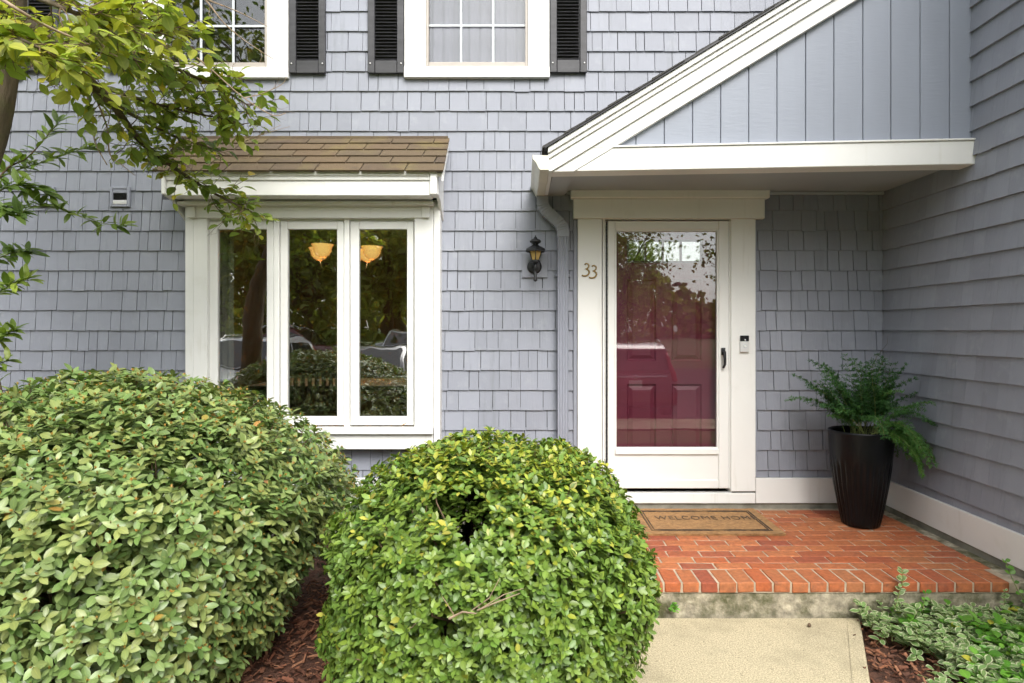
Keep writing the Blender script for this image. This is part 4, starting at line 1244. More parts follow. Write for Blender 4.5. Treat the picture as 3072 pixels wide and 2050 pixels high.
r2 = MB().lathe([(0.0098, 0), (0.009, 0.0015), (0.001, 0.002)], 20).build('button', M['white_clean'], bell, (0.003, -0.0182, -bh * 0.28), smooth=True); r2.rotation_euler = (PI / 2, 0, 0)

# ------------------------------------------------------------------ inside the dining room
ch = empty('chandelier', (-1.73, 1.40, 2.02)); tag(ch, 'lit chandelier with amber glass bowls seen through the bay window', 'chandelier')
MB().tube([(0, 0, 0.02), (0, 0, 0.53)], 0.008, 8).build('rod', M['brass'], ch)
MB().lathe([(0.002, -0.12), (0.03, -0.09), (0.045, -0.04), (0.02, 0.02), (0.03, 0.05), (0.01, 0.09)], 20).build('hub', M['brass'], ch, smooth=True)
bowls = [(-0.16, -0.20), (-0.27, 0.06), (0.17, 0.20), (0.27, -0.04), (0.02, 0.28)]
for bx_, by_ in bowls:
    MB().tube([(0.02 * bx_, 0.02 * by_, -0.05), (0.5 * bx_, 0.5 * by_, -0.10), (0.9 * bx_, 0.9 * by_, -0.07), (bx_, by_, 0.02)], 0.005, 6).build('arm', M['wood_dark'], ch, smooth=True)
    MB().lathe([(0.026, 0.02), (0.060, 0.040), (0.082, 0.075), (0.088, 0.115), (0.106, 0.142), (0.102, 0.142), (0.084, 0.117), (0.076, 0.078), (0.024, 0.03)], 24, (bx_, by_, 0), cap=False).build('bowl', M['glow'], ch, smooth=True)
for bx_, by_ in bowls:
    pd = bpy.data.lights.new('bowl_light', 'POINT'); pd.energy = 3.0; pd.color = (1.0, 0.62, 0.28); pd.shadow_soft_size = 0.03
    po = bpy.data.objects.new('bowl_light', pd); po.parent = ch; po.location = (bx_, by_, 0.11); COL.objects.link(po)
def dining_chair(loc, rz, label):
    t = empty('dining_chair', loc); t.rotation_euler = (0, 0, rz)
    tag(t, label, 'chair', 'chairs in the dining room')
    wd = M['wood_dark']
    boxo('seat', wd, t, -.22, .22, -.21, .21, .43, .465, .008)
    for x_ in (-.205, .205): MB().tube([(x_, .19, 0), (x_, .19, .46), (x_, .24, .96)], [.018, .018, .014], 6).build('back_post', wd, t); MB().tube([(x_, -.18, 0), (x_, -.18, .43)], [.014, .018], 6).build('leg', wd, t)
    boxo('top_rail', wd, t, -.205, .205, .215, .25, .90, .975, .008); boxo('lower_rail', wd, t, -.19, .19, .19, .21, .56, .60, .005)
    for k in range(6): boxo('slat', wd, t, -.165 + k * .06, -.135 + k * .06, .195, .225, .585, .905, .003)
dining_chair((-1.77, 0.78, 0.10), PI, 'dark slat-back dining chair with its back to the bay window')
tb = empty('dining_table', (-1.75, 1.42, 0.10)); tag(tb, 'dining table under a white cloth inside the bay window', 'table')
boxo('table_top', M['wood_dark'], tb, -.75, .75, -.45, .45, .70, .735, .006)
boxo('cloth', M['linen'], tb, -.76, .76, -.46, .46, .737, .742, .002)
for x_ in (-.66, .66):
    for y_ in (-.37, .37): boxo('leg', M['wood_dark'], tb, x_ - .03, x_ + .03, y_ - .03, y_ + .03, 0, .70, .004)
n = 30; vs = []
for k in range(n + 1):
    x_ = -2.56 + 0.335 * k / n
    y_ = 0.07 + 0.018 * math.sin(k * 1.3)
    vs += [(x_, y_, 0.5), (x_, y_, 2.1)]
dr = MB().add(vs, [(2 * k, 2 * k + 2, 2 * k + 3, 2 * k + 1) for k in range(n)]).build('drape', M['drape'], None, smooth=True)
tag(dr, 'beige drape hanging at the left edge of the bay window', 'drape')

# ------------------------------------------------------------------ bushes
def fib_dirs(n, zmin=-0.75):
    i = np.arange(n) + 0.5
    z = 1 - (1 - zmin) * i / n
    r = np.sqrt(1 - z * z); a = PI * (1 + 5 ** 0.5) * i
    return np.stack([r * np.cos(a), r * np.sin(a), z], 1)
def lumps(d, seed, amp, f):
    r_ = np.random.default_rng(seed)
    out = np.zeros(len(d))
    for k in range(9):
        w = r_.normal(size=3) * f
        out += np.sin(d @ w + r_.random() * 6.28)
    return 1 + amp * out / 3
def shell(n, C, R, p, seed, amp, f, jit=0.02, zmin=-0.75):
    d = fib_dirs(n, zmin) + RNG.normal(size=(n, 3)) * jit
    d = unit(d)
    R = np.array(R)
    r = (np.sum(np.abs(d / R) ** p, 1)) ** (-1 / p) * lumps(d, seed, amp, f)
    pos = d * r[:, None]
    nrm = unit(np.sign(pos) * np.abs(pos / R) ** (p - 1) / R)
    return pos + np.array(C), nrm
def rand_unit(n): return unit(RNG.normal(size=(n, 3)))

def hole_dist(pos, h):
    """a hollow: start point, inward direction, length, half width, half height -> 1 at its wall"""
    p0, d, ln_, wx_, wz_ = h
    d = np.array(d) / np.linalg.norm(d)
    t = np.clip((pos - np.array(p0)) @ d, -0.12, ln_)
    q = pos - np.array(p0) - t[:, None] * d
    return np.sqrt((q[:, 0] / wx_) ** 2 + (q[:, 2] / wz_) ** 2 + (q[:, 1] / wx_) ** 2)
def whorl_bush(o, C, R, p, n_sh, leaf_len, leaf_ratio, per, mat, seed, amp=0.05, f=6, holes=(), zlo=-0.2, spread=0.85, depth=(0.0, 0.12), n_ind=300, rich=True, layers=3, flush=0.0, squash=None, twigmat=None, thin=0.3, gaps=0, topflush=0.0, buds=False):
    allP, allA, allN, allL, allW, allO, allH = [], [], [], [], [], [], []
    stems = MB(); tips = []
    for ly in range(layers):
        ns = n_sh if ly == 0 else int(n_sh * 0.75)
        pos, nrm = shell(ns, C, R, p, seed, amp, f)
        back = depth[0] if ly == 0 else depth[1] * ly
        pos = pos - nrm * (back + RNG.random(ns)[:, None] * (0.035 if ly == 0 else 0.05))
        ok = pos[:, 2] > zlo + 0.02
        if ly == 0:
            for h in holes: ok &= hole_dist(pos, h) > 0.9 + 0.25 * RNG.random(ns)
        else:
            for h in holes: ok &= (hole_dist(pos, h) > 0.95) | ((ly == 3) & (RNG.random(ns) < 0.45))
        if squash is not None: pos = squash(pos)
        away = (nrm @ unit(np.array([[0.35, -1.0, 0.35]]))[0]) < -0.25
        ok &= ~(away & (RNG.random(ns) < thin))
        if gaps:
            gn_ = lumps(pos, seed + 50, 1.0, gaps) - 1
            if ly == 0: ok &= ~((gn_ > 0.62) & (RNG.random(ns) < 0.8))
            pos = pos + nrm * (gn_ * 0.012)[:, None]
        pos, nrm = pos[ok], nrm[ok]; ns = len(pos)
        shoot = unit(nrm + np.array([0, 0, 0.55]) + RNG.normal(size=(ns, 3)) * 0.28)
        if ly == 0: tips = list(zip(pos[::5], shoot[::5]))
        ref = rand_unit(ns); s1 = unit(np.cross(shoot, ref)); s2 = np.cross(shoot, s1)
        hue0 = RNG.random(ns)
        for j in range(per):
            use = RNG.random(ns) < (0.92 if j < per - 2 else 0.6)
            a = 2 * PI * (j * 0.382 + RNG.normal(size=ns) * 0.05)
            rad = s1 * np.cos(a)[:, None] + s2 * np.sin(a)[:, None]
            lift = (RNG.random(ns) * 0.5 - 0.05 + (j / per) * 0.55)[:, None]
            A = unit(rad * spread + shoot * lift + RNG.normal(size=(ns, 3)) * 0.12)
            N = unit(shoot * 1.0 - rad * 0.35 * lift + RNG.normal(size=(ns, 3)) * 0.18)
            Ls = leaf_len * (0.62 + 0.5 * RNG.random(ns))
            PP = pos + shoot * ((j / per - 0.5) * leaf_len * 0.5)[..., None] if False else pos + shoot * ((j / per - 0.5) * leaf_len * 0.55)
            allP.append(PP[use]); allA.append(A[use]); allN.append(N[use]); allL.append(Ls[use]); allW.append((Ls * leaf_ratio * (0.85 + 0.3 * RNG.random(ns)))[use])
            allO.append(np.full(use.sum(), ly == 0))
            hh = np.clip(hue0 * 0.75 + RNG.random(ns) * 0.25, 0, 0.999)
            lone = RNG.random(ns) < 0.5
            hh = np.where((hh > 0.9) & lone, hh * 0.6, hh)
            if flush: hh = np.where((j >= per - 2) & (RNG.random(ns) < flush), 0.95 + 0.04 * RNG.random(ns), hh)
            if topflush: hh = np.where((ly == 0) & (RNG.random(ns) < topflush * np.clip((nrm[:, 2] - 0.35) * 1.6, 0, 1)), 0.93 + 0.06 * RNG.random(ns), hh)
            allH.append(hh[use])
        if buds and ly == 0:
            for j in range(4):
                allP.append(pos + shoot * leaf_len * 0.22); allA.append(unit(shoot + RNG.normal(size=(ns, 3)) * 0.35)); allN.append(rand_unit(ns)); allL.append(np.full(ns, 0.013)); allW.append(np.full(ns, 0.006))
                allO.append(np.zeros(ns, bool)); allH.append(0.965 + 0.02 * RNG.random(ns))
    P = np.concatenate(allP); A = np.concatenate(allA); N = np.concatenate(allN); L = np.concatenate(allL); Wd = np.concatenate(allW); O = np.concatenate(allO); H = np.concatenate(allH)
    rk = seen_rank(P, N, L, O)
    add_leaves(o, P, A, N, L, Wd, mat, n_ind, rk, rich=rich, hue=H, fold=0.22, curl=0.16)
    # woody stems from the ground to the shoots
    base = Vector(o.location)
    for k, (tp, sh) in enumerate(tips):
        if k % 3: continue
        tp = Vector(tp)
        st = Vector((base.x + random.gauss(0, 0.16), base.y + random.gauss(0, 0.16), base.z + 0.02))
        mid = st.lerp(tp, 0.5) + Vector((random.gauss(0, .06), random.gauss(0, .06), random.gauss(0.05, .05)))
        stems.tube([st - base, mid - base, tp - base - Vector(sh) * 0.03, tp - base], [0.009, 0.006, 0.0028, 0.0018], 4)
    tag(stems.build('stems', twigmat or M['twig'], o), kind='stuff')

rho = empty('rhododendron_bush', (-1.95, -1.75, -0.24)); tag(rho, 'broad rounded rhododendron bush with oval leaves, some yellow or red, below the bay window', 'bush')
def rho_squash(p):                                       # the skirt draws in towards the ground
    k = np.clip((0.50 - p[:, 2]) / 0.70, 0, 1)
    q = p.copy()
    q[:, 0] = -1.97 + (p[:, 0] + 1.97) * (1 - 0.37 * k)
    q[:, 1] = -1.78 + (p[:, 1] + 1.78) * (1 - 0.05 * k)
    return q
whorl_bush(rho, (-1.97, -1.78, 0.18), (1.15, 1.10, 0.925), 2.25, 4900, 0.051, 0.48, 7, M['leaf_rhodo'], 3, amp=0.045, f=5, zlo=-0.22, spread=0.95, depth=(0.0, 0.06), layers=4, flush=0.012, squash=rho_squash, gaps=11, buds=True)

prv = empty('privet_bush', (-0.12, -2.25, -0.24)); tag(prv, 'clipped bright green globe bush with small leaves and a dark hollow in front', 'bush')
PC, PR_, PP_ = Vector((-0.125, -2.22, 0.295)), Vector((0.65, 0.62, 0.60)), 2.3
def hit(u, v):
    d = Vector(((u - U0) / FPX, 1.0, -(v - V0) / FPX))
    for k in range(800):
        p = CAM + d * (1.2 + k * 0.003)
        if sum(abs((p[i] - PC[i]) / PR_[i]) ** PP_ for i in range(3)) < 1: return p
    return CAM + d * 2
h1 = hit(1412, 1565); h1b = hit(1330, 1530); h2 = hit(1345, 1890)
HOL = [(h1, h1 - CAM, .34, .072, .108), (h1b, h1b - CAM, .18, .05, .042), (h2, h2 - CAM, .18, .052, .045)]
def prv_squash(p):                                       # tucks in low on the path side
    k = np.clip((0.32 - p[:, 2]) / 0.5, 0, 1)
    q = p.copy()
    q[:, 0] = np.where(p[:, 0] > -0.125, -0.125 + (p[:, 0] + 0.125) * (1 - 0.20 * k), p[:, 0])
    return q
whorl_bush(prv, (-0.125, -2.22, 0.295), (0.65, 0.62, 0.60), 2.3, 5600, 0.034, 0.52, 8, M['leaf_box'], 8, amp=0.035, f=7, holes=HOL, zlo=-0.2, spread=0.8, depth=(0.0, 0.05), layers=4, rich=False, flush=0.03, gaps=22, topflush=0.5, squash=prv_squash)
for (ua, va, ub, vb, rr_) in ((1345, 1865, 1430, 1840, .004), (1430, 1840, 1560, 1780, .003), (1400, 1850, 1500, 1735, .002), (1440, 1835, 1570, 1765, .0018), (1360, 1855, 1330, 1790, .002), (1220, 1895, 1250, 1870, .002)):
    a, b = hit(ua, va), hit(ub, vb); a = a + Vector((0, .02, 0)); b = b + Vector((0, -.025, .01))
    m_ = a.lerp(b, .5) + Vector((random.gauss(0, .008), random.gauss(0, .01), random.gauss(0, .008)))
    bl = Vector(prv.location)
    MB().tube([a - bl, m_ - bl, b - bl], [rr_, rr_ * .8, rr_ * .5], 5).build('bare_twig', M['twig_pale'], prv)

yew = empty('yew_shrub', (-0.86, -1.15, -0.24)); tag(yew, 'small dark needled shrub in the gap behind the two bushes', 'shrub')
ry = random.Random(5)
fy = []
for i in range(46):
    a = ry.uniform(0, 2 * PI); sp = ry.uniform(.1, .8)
    fy.append((Vector((-0.86 + ry.gauss(0, .08), -1.15 + ry.gauss(0, .06), -0.22 + ry.uniform(0, .25))), Vector((math.cos(a) * sp, math.sin(a) * sp, 1)), ry.uniform(.35, .62), ry.uniform(.2, .8), ry.uniform(.0, .35)))
needles_thing(yew, fy, M['leaf_fern'], 0.02, 0.012, ry, M['twig'])

# ------------------------------------------------------------------ the tree reaching in from the left
tree = empty('tree', (-2.72, -1.85, -0.24)); tag(tree, 'leafy tree at the left edge, its branch hanging over the bay roof', 'tree')
tb0 = Vector(tree.location)
rt = random.Random(13)
def Pq(u, v, y): return at(u / 2.24, v / 2.24, y)      # pixels of the 2.24x enlargement of the photo's upper left
trunk_pts = [Vector((-2.84, -1.85, -0.26)), Vector((-2.80, -1.85, 0.4)), Vector((-2.76, -1.83, 1.1)), Vector((-2.72, -1.82, 1.7)), Vector((-2.52, -1.82, 2.25)), Vector((-2.44, -1.82, 2.62)), Vector((-2.36, -1.85, 3.1)), Vector((-2.35, -1.9, 3.7))]
def smooth_path(pts, k=5):
    out = []
    n_ = len(pts)
    for i in range(n_ - 1):
        p0, p1, p2, p3 = pts[max(i - 1, 0)], pts[i], pts[i + 1], pts[min(i + 2, n_ - 1)]
        for j in range(k):
            t = j / k
            out.append(0.5 * ((2 * p1) + (p2 - p0) * t + (2 * p0 - 5 * p1 + 4 * p2 - p3) * t * t + (3 * p1 - p0 - 3 * p2 + p3) * t ** 3))
    out.append(pts[-1])
    return out
def taper(n_, a, b): return [a + (b - a) * i / (n_ - 1) for i in range(n_)]
tp = smooth_path(trunk_pts)
MB().tube([p - tb0 for p in tp], taper(len(tp), 0.125, 0.035), 14).build('trunk', M['bark'], tree, smooth=True)
limbs = []          # (points, r0, r1, leafy density, twig length, material)
top = trunk_pts[6]
limbs.append(([trunk_pts[5], at(-60, 60, -1.9), at(120, 90, -1.75), Pq(520, 480, -1.6), Pq(700, 640, -1.45), Pq(800, 760, -1.3), Pq(900, 900, -1.15), Pq(1000, 1000, -1.0), Pq(1120, 1090, -.9), Pq(1260, 1190, -.8), Pq(1420, 1290, -.72), Pq(1580, 1370, -.66), Pq(1720, 1440, -.62)], 0.032, 0.004, 1.25, .20))
limbs.append(([Pq(700, 640, -1.45), Pq(830, 740, -1.3), Pq(1000, 830, -1.15), Pq(1200, 930, -1.0), Pq(1400, 990, -.9), Pq(1500, 1045, -.85)], 0.013, 0.002, 0.8, .16))
limbs.append(([Pq(620, 560, -1.5), Pq(850, 640, -1.35), Pq(1050, 700, -1.2), Pq(1300, 760, -1.1), Pq(1500, 800, -1.0), Pq(1640, 840, -.95)], 0.012, 0.002, 1.5, .20))
limbs.append(([top, at(250, -60, -1.75), Pq(760, 250, -1.55), Pq(1000, 380, -1.4), Pq(1200, 470, -1.3), Pq(1400, 560, -1.2), Pq(1560, 640, -1.1), Pq(1680, 720, -1.0)], 0.02, 0.003, 1.5, .22))
limbs.append(([trunk_pts[5], at(0, 120, -2.1), at(130, 130, -2.15), Pq(520, 300, -2.0), Pq(760, 360, -1.8), Pq(950, 420, -1.7)], 0.02, 0.004, 1.7, .22))
limbs.append(([top, at(60, -40, -2.2), at(180, 20, -2.3), Pq(600, 120, -2.2), Pq(850, 180, -2.0), Pq(1100, 230, -1.9)], 0.015, 0.003, 1.8, .22))
limbs.append(([trunk_pts[5], at(-40, 90, -2.3), at(40, 110, -2.5), at(130, 150, -2.5), at(220, 200, -2.4)], 0.012, 0.003, 1.6, .16))
limbs.append(([top, at(300, -80, -1.9), Pq(960, 0, -1.7), Pq(1080, 100, -1.6), Pq(1180, 200, -1.5), Pq(1300, 300, -1.45)], 0.012, 0.003, 1.2, .18))
bare = []
bare.append(([at(400, -60, -1.7), Pq(960, 0, -1.6), Pq(1100, 180, -1.55), Pq(1250, 330, -1.5), Pq(1400, 450, -1.45), Pq(1500, 540, -1.4), Pq(1640, 660, -1.35), Pq(1830, 775, -1.3), Pq(1920, 760, -1.3)], .007, .002))
bare.append(([at(560, -40, -1.5), Pq(1380, 0, -1.5), Pq(1500, 150, -1.5), Pq(1640, 270, -1.45), Pq(1840, 400, -1.4)], .006, .0015))
bare.append(([at(570, -20, -1.5), Pq(1420, 10, -1.5), Pq(1600, 80, -1.5), Pq(1800, 180, -1.45)], .005, .0015))
bare.append(([at(170, -40, -2.3), Pq(480, 0, -2.3), Pq(620, 200, -2.2), Pq(700, 330, -2.1), Pq(790, 380, -2.1)], .006, .002))
bare.append(([Pq(540, 520, -1.5), Pq(585, 640, -1.45), Pq(620, 800, -1.4), Pq(640, 960, -1.4), Pq(720, 1110, -1.35)], .006, .003))
bare.append(([Pq(600, 560, -1.5), Pq(660, 700, -1.4), Pq(720, 860, -1.35), Pq(740, 1040, -1.3), Pq(820, 1110, -1.25), Pq(905, 1180, -1.2)], .006, .0018))
bare.append(([Pq(1640, 660, -1.35), Pq(1760, 630, -1.3), Pq(1890, 570, -1.3), Pq(1925, 520, -1.3)], .003, .0012))
bare.append(([Pq(1560, 870, -.95), Pq(1700, 920, -.9), Pq(1800, 880, -.9), Pq(1890, 840, -.9)], .003, .0012))
bare.append(([Pq(1650, 950, -.9), Pq(1780, 900, -.9), Pq(1950, 850, -.9)], .0025, .001))
bare.append(([Pq(1300, 980, -.9), Pq(1450, 1010, -.85), Pq(1600, 1060, -.8), Pq(1740, 1060, -.8)], .0035, .0012))
bare.append(([at(-20, -20, -2.6), Pq(110, 60, -2.6), Pq(300, 170, -2.5), Pq(480, 250, -2.4), Pq(600, 300, -2.3)], .008, .003))
LP, LA, LN, LL, LH = [], [], [], [], []
TW = MB(); TWP = MB()
def spray(mb, p, d, ln, r, depth):
    """small forking twig"""
    pts = [p.copy()]; q = p.copy(); dd = d.normalized()
    for i in range(4):
        dd = (dd + Vector((rt.gauss(0, .25), rt.gauss(0, .2), rt.gauss(-.02, .22)))).normalized()
        q = q + dd * ln / 4; pts.append(q.copy())
    mb.tube([x_ - tb0 for x_ in pts], taper(5, r, r * .45), 4)
    if depth > 0:
        for i in (2, 3, 4):
            if rt.random() < .65: spray(mb, pts[i], dd + Vector((rt.gauss(0, .7), rt.gauss(0, .5), rt.gauss(0, .7))), ln * .5, r * .5, depth - 1)
    return pts
def leafy(p, d, ln, hue0, big):
    pts = spray(TW, p, d, ln, .003, 2 if rt.random() < .4 else 0)
    n_ = rt.randint(4, 7)
    for k in range(n_):
        t = .25 + .75 * k / max(1, n_ - 1)
        f = t * 4; i = min(3, int(f)); pp = pts[i].lerp(pts[i + 1], f - i)
        a = k * 2.4 + rt.uniform(0, 1)
        td = (pts[i + 1] - pts[i]).normalized()
        ax = td * .5 + Vector((math.cos(a), math.sin(a) * .8, rt.uniform(-.75, .45)))
        LP.append(pp); LA.append(ax.normalized()); LN.append(Vector((rt.gauss(0, .35), -0.35 + rt.gauss(0, .4), 1 + rt.gauss(0, .3))))
        LL.append(big * rt.uniform(.55, 1.15)); LH.append(min(.93, max(0, hue0 + rt.gauss(0, .22))) if rt.random() > .045 else rt.uniform(.955, .985))
def walk(pts, step):
    out = []; acc = 0
    for a, b in zip(pts, pts[1:]):
        L_ = (b - a).length
        t = step - acc
        while t < L_: out.append((a.lerp(b, t / L_), (b - a).normalized())); t += step
        acc = (acc + L_) % step if L_ >= step - acc else acc + L_
    return out
first = True
for pts, r0, r1, dens, tl in limbs:
    sp_ = smooth_path(pts)
    MB().tube([p - tb0 for p in sp_], taper(len(sp_), r0, r1), 8).build('branch', M['bark'], tree, smooth=True)
    skip = 4 if len(pts) > 5 else 1
    for q, d in walk(sp_[skip * 2:], .027 / dens):
        for rep in range(2 if rt.random() < .3 else 1):
            dirv = (d * rt.uniform(.1, .9) + Vector((rt.gauss(0, .7), rt.gauss(-.05, .55), rt.gauss(.02, .65)))).normalized()
            near = max(0, min(1, (-q.y - .5) / 1.8))
            leafy(q, dirv, tl * rt.uniform(.5, 1.2), .46 + .34 * near + rt.gauss(0, .12), .075)
for pts, r0, r1 in bare:
    sp_ = smooth_path(pts)
    MB().tube([p - tb0 for p in sp_], taper(len(sp_), r0, r1), 6).build('bare_branch', M['twig_pale'], tree, smooth=True)
    for q, d in walk(sp_, .16):
        if rt.random() < .6: spray(TWP, q, d + Vector((rt.gauss(0, .6), rt.gauss(0, .3), rt.gauss(0, .6))), rt.uniform(.03, .10), .0016, 1)
# upper crown, above the photo
for k in range(120):
    c_ = Vector((-2.75, -1.95, 3.75)) + Vector((rt.gauss(0, .75), rt.gauss(0, .6), rt.gauss(0, .42)))
    if c_.z < 3.05 : c_.z = 3.05 + rt.random() * .5
    if c_.y > -.5 or (c_.x > -2.2 and c_.z < 3.5): continue
    st = Vector((-2.33, -1.9, 3.5)).lerp(c_, .35)
    TW.tube([Vector((-2.35, -1.9, 3.5)) - tb0, st - tb0 + Vector((0, 0, .05)), c_ - tb0], [.012, .007, .003], 4)
    for j in range(6): leafy(c_, Vector((rt.gauss(0, 1), rt.gauss(0, 1), rt.gauss(0, .8))), .28, rt.uniform(.2, .7), .075)
tag(TW.build('twigs', M['twig'], tree), kind='stuff'); tag(TWP.build('dry_twigs', M['twig_pale'], tree), kind='stuff')
LPa = np.array([tuple(p) for p in LP]); LNa = np.array([tuple(p) for p in LN]); LLa = np.array(LL)
add_leaves(tree, LPa, np.array([tuple(p) for p in LA]), LNa, LLa, LLa * (0.56 + 0.18 * RNG.random(len(LL))), M['leaf_tree'], 300, seen_rank(LPa, LNa, LLa), hue=np.array(LH), fold=.3, curl=.22)

# ------------------------------------------------------------------ laurel sprays along the left edge
sap = empty('laurel_shrub', (-2.95, -1.15, -0.24)); tag(sap, 'upright shrub with narrow glossy leaves at the left edge, below the tree branch', 'shrub')
sb0 = Vector(sap.location)
rs_ = random.Random(31)
SP, SA, SN, SL, SHu = [], [], [], [], []
def shoot(pts, r0, nleaf, big, bright):
    sp_ = smooth_path(pts)
    MB().tube([p - sb0 for p in sp_], taper(len(sp_), r0, .0015), 5).build('stem', M['stem_green'] if r0 < .006 else M['twig'], sap, smooth=True)
    n_ = len(sp_)
    for k in range(nleaf):
        t = .12 + .88 * (k + rs_.random() * .5) / nleaf
        i = min(n_ - 2, int(t * (n_ - 1))); p = sp_[i].lerp(sp_[i + 1], t * (n_ - 1) - i)
        d = (sp_[i + 1] - sp_[i]).normalized()
        a = k * 2.4
        ax = d * (.35 + .5 * (t > .85)) + Vector((math.cos(a), math.sin(a) * .6, .25 + rs_.gauss(0, .45)))
        SP.append(p); SA.append(ax.normalized()); SN.append(Vector((rs_.gauss(0, .3), -.5 + rs_.gauss(0, .3), 1))); SL.append(big * rs_.uniform(.8, 1.4)); SHu.append(min(.99, max(0, bright + rs_.gauss(0, .2))))
Pl = lambda u, v, y: at(u / 1.845, 300 + v / 1.845, y)
shoot([Vector((-2.95, -1.15, -.2)), Vector((-2.98, -1.15, .8)), at(-60, 900, -1.15), at(-40, 640, -1.15), Pl(20, 400, -1.15), Pl(150, 320, -1.1), Pl(260, 200, -1.1), Pl(330, 120, -1.1)], .012, 70, .085, .45)
shoot([Pl(-30, 440, -1.15), Pl(120, 380, -1.1), Pl(260, 340, -1.05), Pl(400, 290, -1.0), Pl(500, 260, -1.0)], .005, 50, .08, .55)
shoot([Pl(-40, 520, -1.2), Pl(60, 480, -1.2), Pl(170, 480, -1.15), Pl(280, 530, -1.1)], .005, 50, .085, .25)
shoot([Pl(-40, 650, -1.1), Pl(120, 600, -1.1), Pl(250, 590, -1.05), Pl(360, 610, -1.0), Pl(480, 660, -1.0), Pl(600, 690, -1.0), Pl(690, 700, -1.0)], .005, 58, .075, .5)
shoot([Pl(-60, 560, -1.3), Pl(20, 600, -1.3), Pl(60, 640, -1.3), Pl(130, 620, -1.3)], .004, 40, .085, .2)
shoot([Pl(-60, 900, -1.1), Pl(30, 860, -1.1), Pl(100, 840, -1.1), Pl(170, 850, -1.1)], .005, 34, .08, .25)
shoot([Pl(-60, 1100, -1.1), Pl(20, 1050, -1.1), Pl(80, 1010, -1.1), Pl(160, 1000, -1.1)], .005, 40, .08, .75)
shoot([Pl(-60, 1380, -1.1), Pl(0, 1320, -1.1), Pl(50, 1290, -1.1), Pl(80, 1280, -1.1)], .005, 34, .075, .45)
shoot([Pl(-60, 1480, -1.1), Pl(0, 1460, -1.1), Pl(50, 1440, -1.1)], .004, 18, .07, .8)
SPa = np.array([tuple(p) for p in SP]); SNa = np.array([tuple(p) for p in SN]); SLa = np.array(SL)
add_leaves(sap, SPa, np.array([tuple(p) for p in SA]), SNa, SLa, SLa * .36, M['leaf_sap'], 300, seen_rank(SPa, SNa, SLa), hue=np.array(SHu), fold=.25, curl=.25)

# ------------------------------------------------------------------ mulch, ground cover, small weeds
nM = 11000
mxy = np.stack([RNG.uniform(-1.6, 2.7, nM), RNG.uniform(-3.3, -0.9, nM)], 1)
px_l = 0.60 + kx * (mxy[:, 1] + 1.44); px_r = 1.797 + kx * (mxy[:, 1] + 1.44)
on_path = (mxy[:, 0] > px_r - .07) & (mxy[:, 0] < px_r + .012) & (mxy[:, 1] < -1.45) & (RNG.random(nM) < .10)
okm = on_path | ~((mxy[:, 0] > px_l - .02) & (mxy[:, 0] < px_r + .012) & (mxy[:, 1] < -1.40)) & ~((mxy[:, 0] > .16) & (mxy[:, 1] > -1.45))
mxy = mxy[okm]; on_path = on_path[okm]; nM = len(mxy)
ang = RNG.uniform(0, 6.28, nM); ln = RNG.uniform(.012, .055, nM); wd = ln * RNG.uniform(.12, .45, nM); th = RNG.uniform(.002, .006, nM); tilt = RNG.normal(0, .35, nM)
ax = np.stack([np.cos(ang) * np.cos(tilt), np.sin(ang) * np.cos(tilt), np.sin(tilt)], 1); sd_ = np.stack([-np.sin(ang), np.cos(ang), RNG.normal(0, .3, nM)], 1); up_ = np.cross(ax, sd_)
tilt = np.where(on_path, 0.0, tilt)
ln = np.where(on_path, ln * .5, ln)
cen = np.stack([mxy[:, 0], mxy[:, 1], np.where(on_path, -0.177, -0.226 + RNG.random(nM) * .022 + np.abs(np.sin(tilt)) * ln * .4)], 1)
Vm = np.stack([cen + ax * (sa * ln)[:, None] * .5 + sd_ * (sb * wd)[:, None] * (.5 if sa < 0 else .32) + up_ * (sc_ * th)[:, None] * .5 for sc_ in (-1, 1) for sa, sb in ((-1, -1), (1, -1), (1, 1), (-1, 1))], 1).reshape(-1, 3)
mme = raw_mesh('mulch', Vm, [(4, 5, 6, 7), (0, 1, 5, 4), (1, 2, 6, 5), (2, 3, 7, 6), (3, 0, 4, 7)], nM, smooth=False)
a_ = mme.attributes.new('rnd', 'FLOAT', 'POINT'); a_.data.foreach_set('value', np.repeat(RNG.random(nM), 8).astype(np.float32))
mo = link('mulch', mme, M['mulch']); tag(mo, 'red-brown bark mulch chips covering the planting beds', 'mulch', kind='stuff')

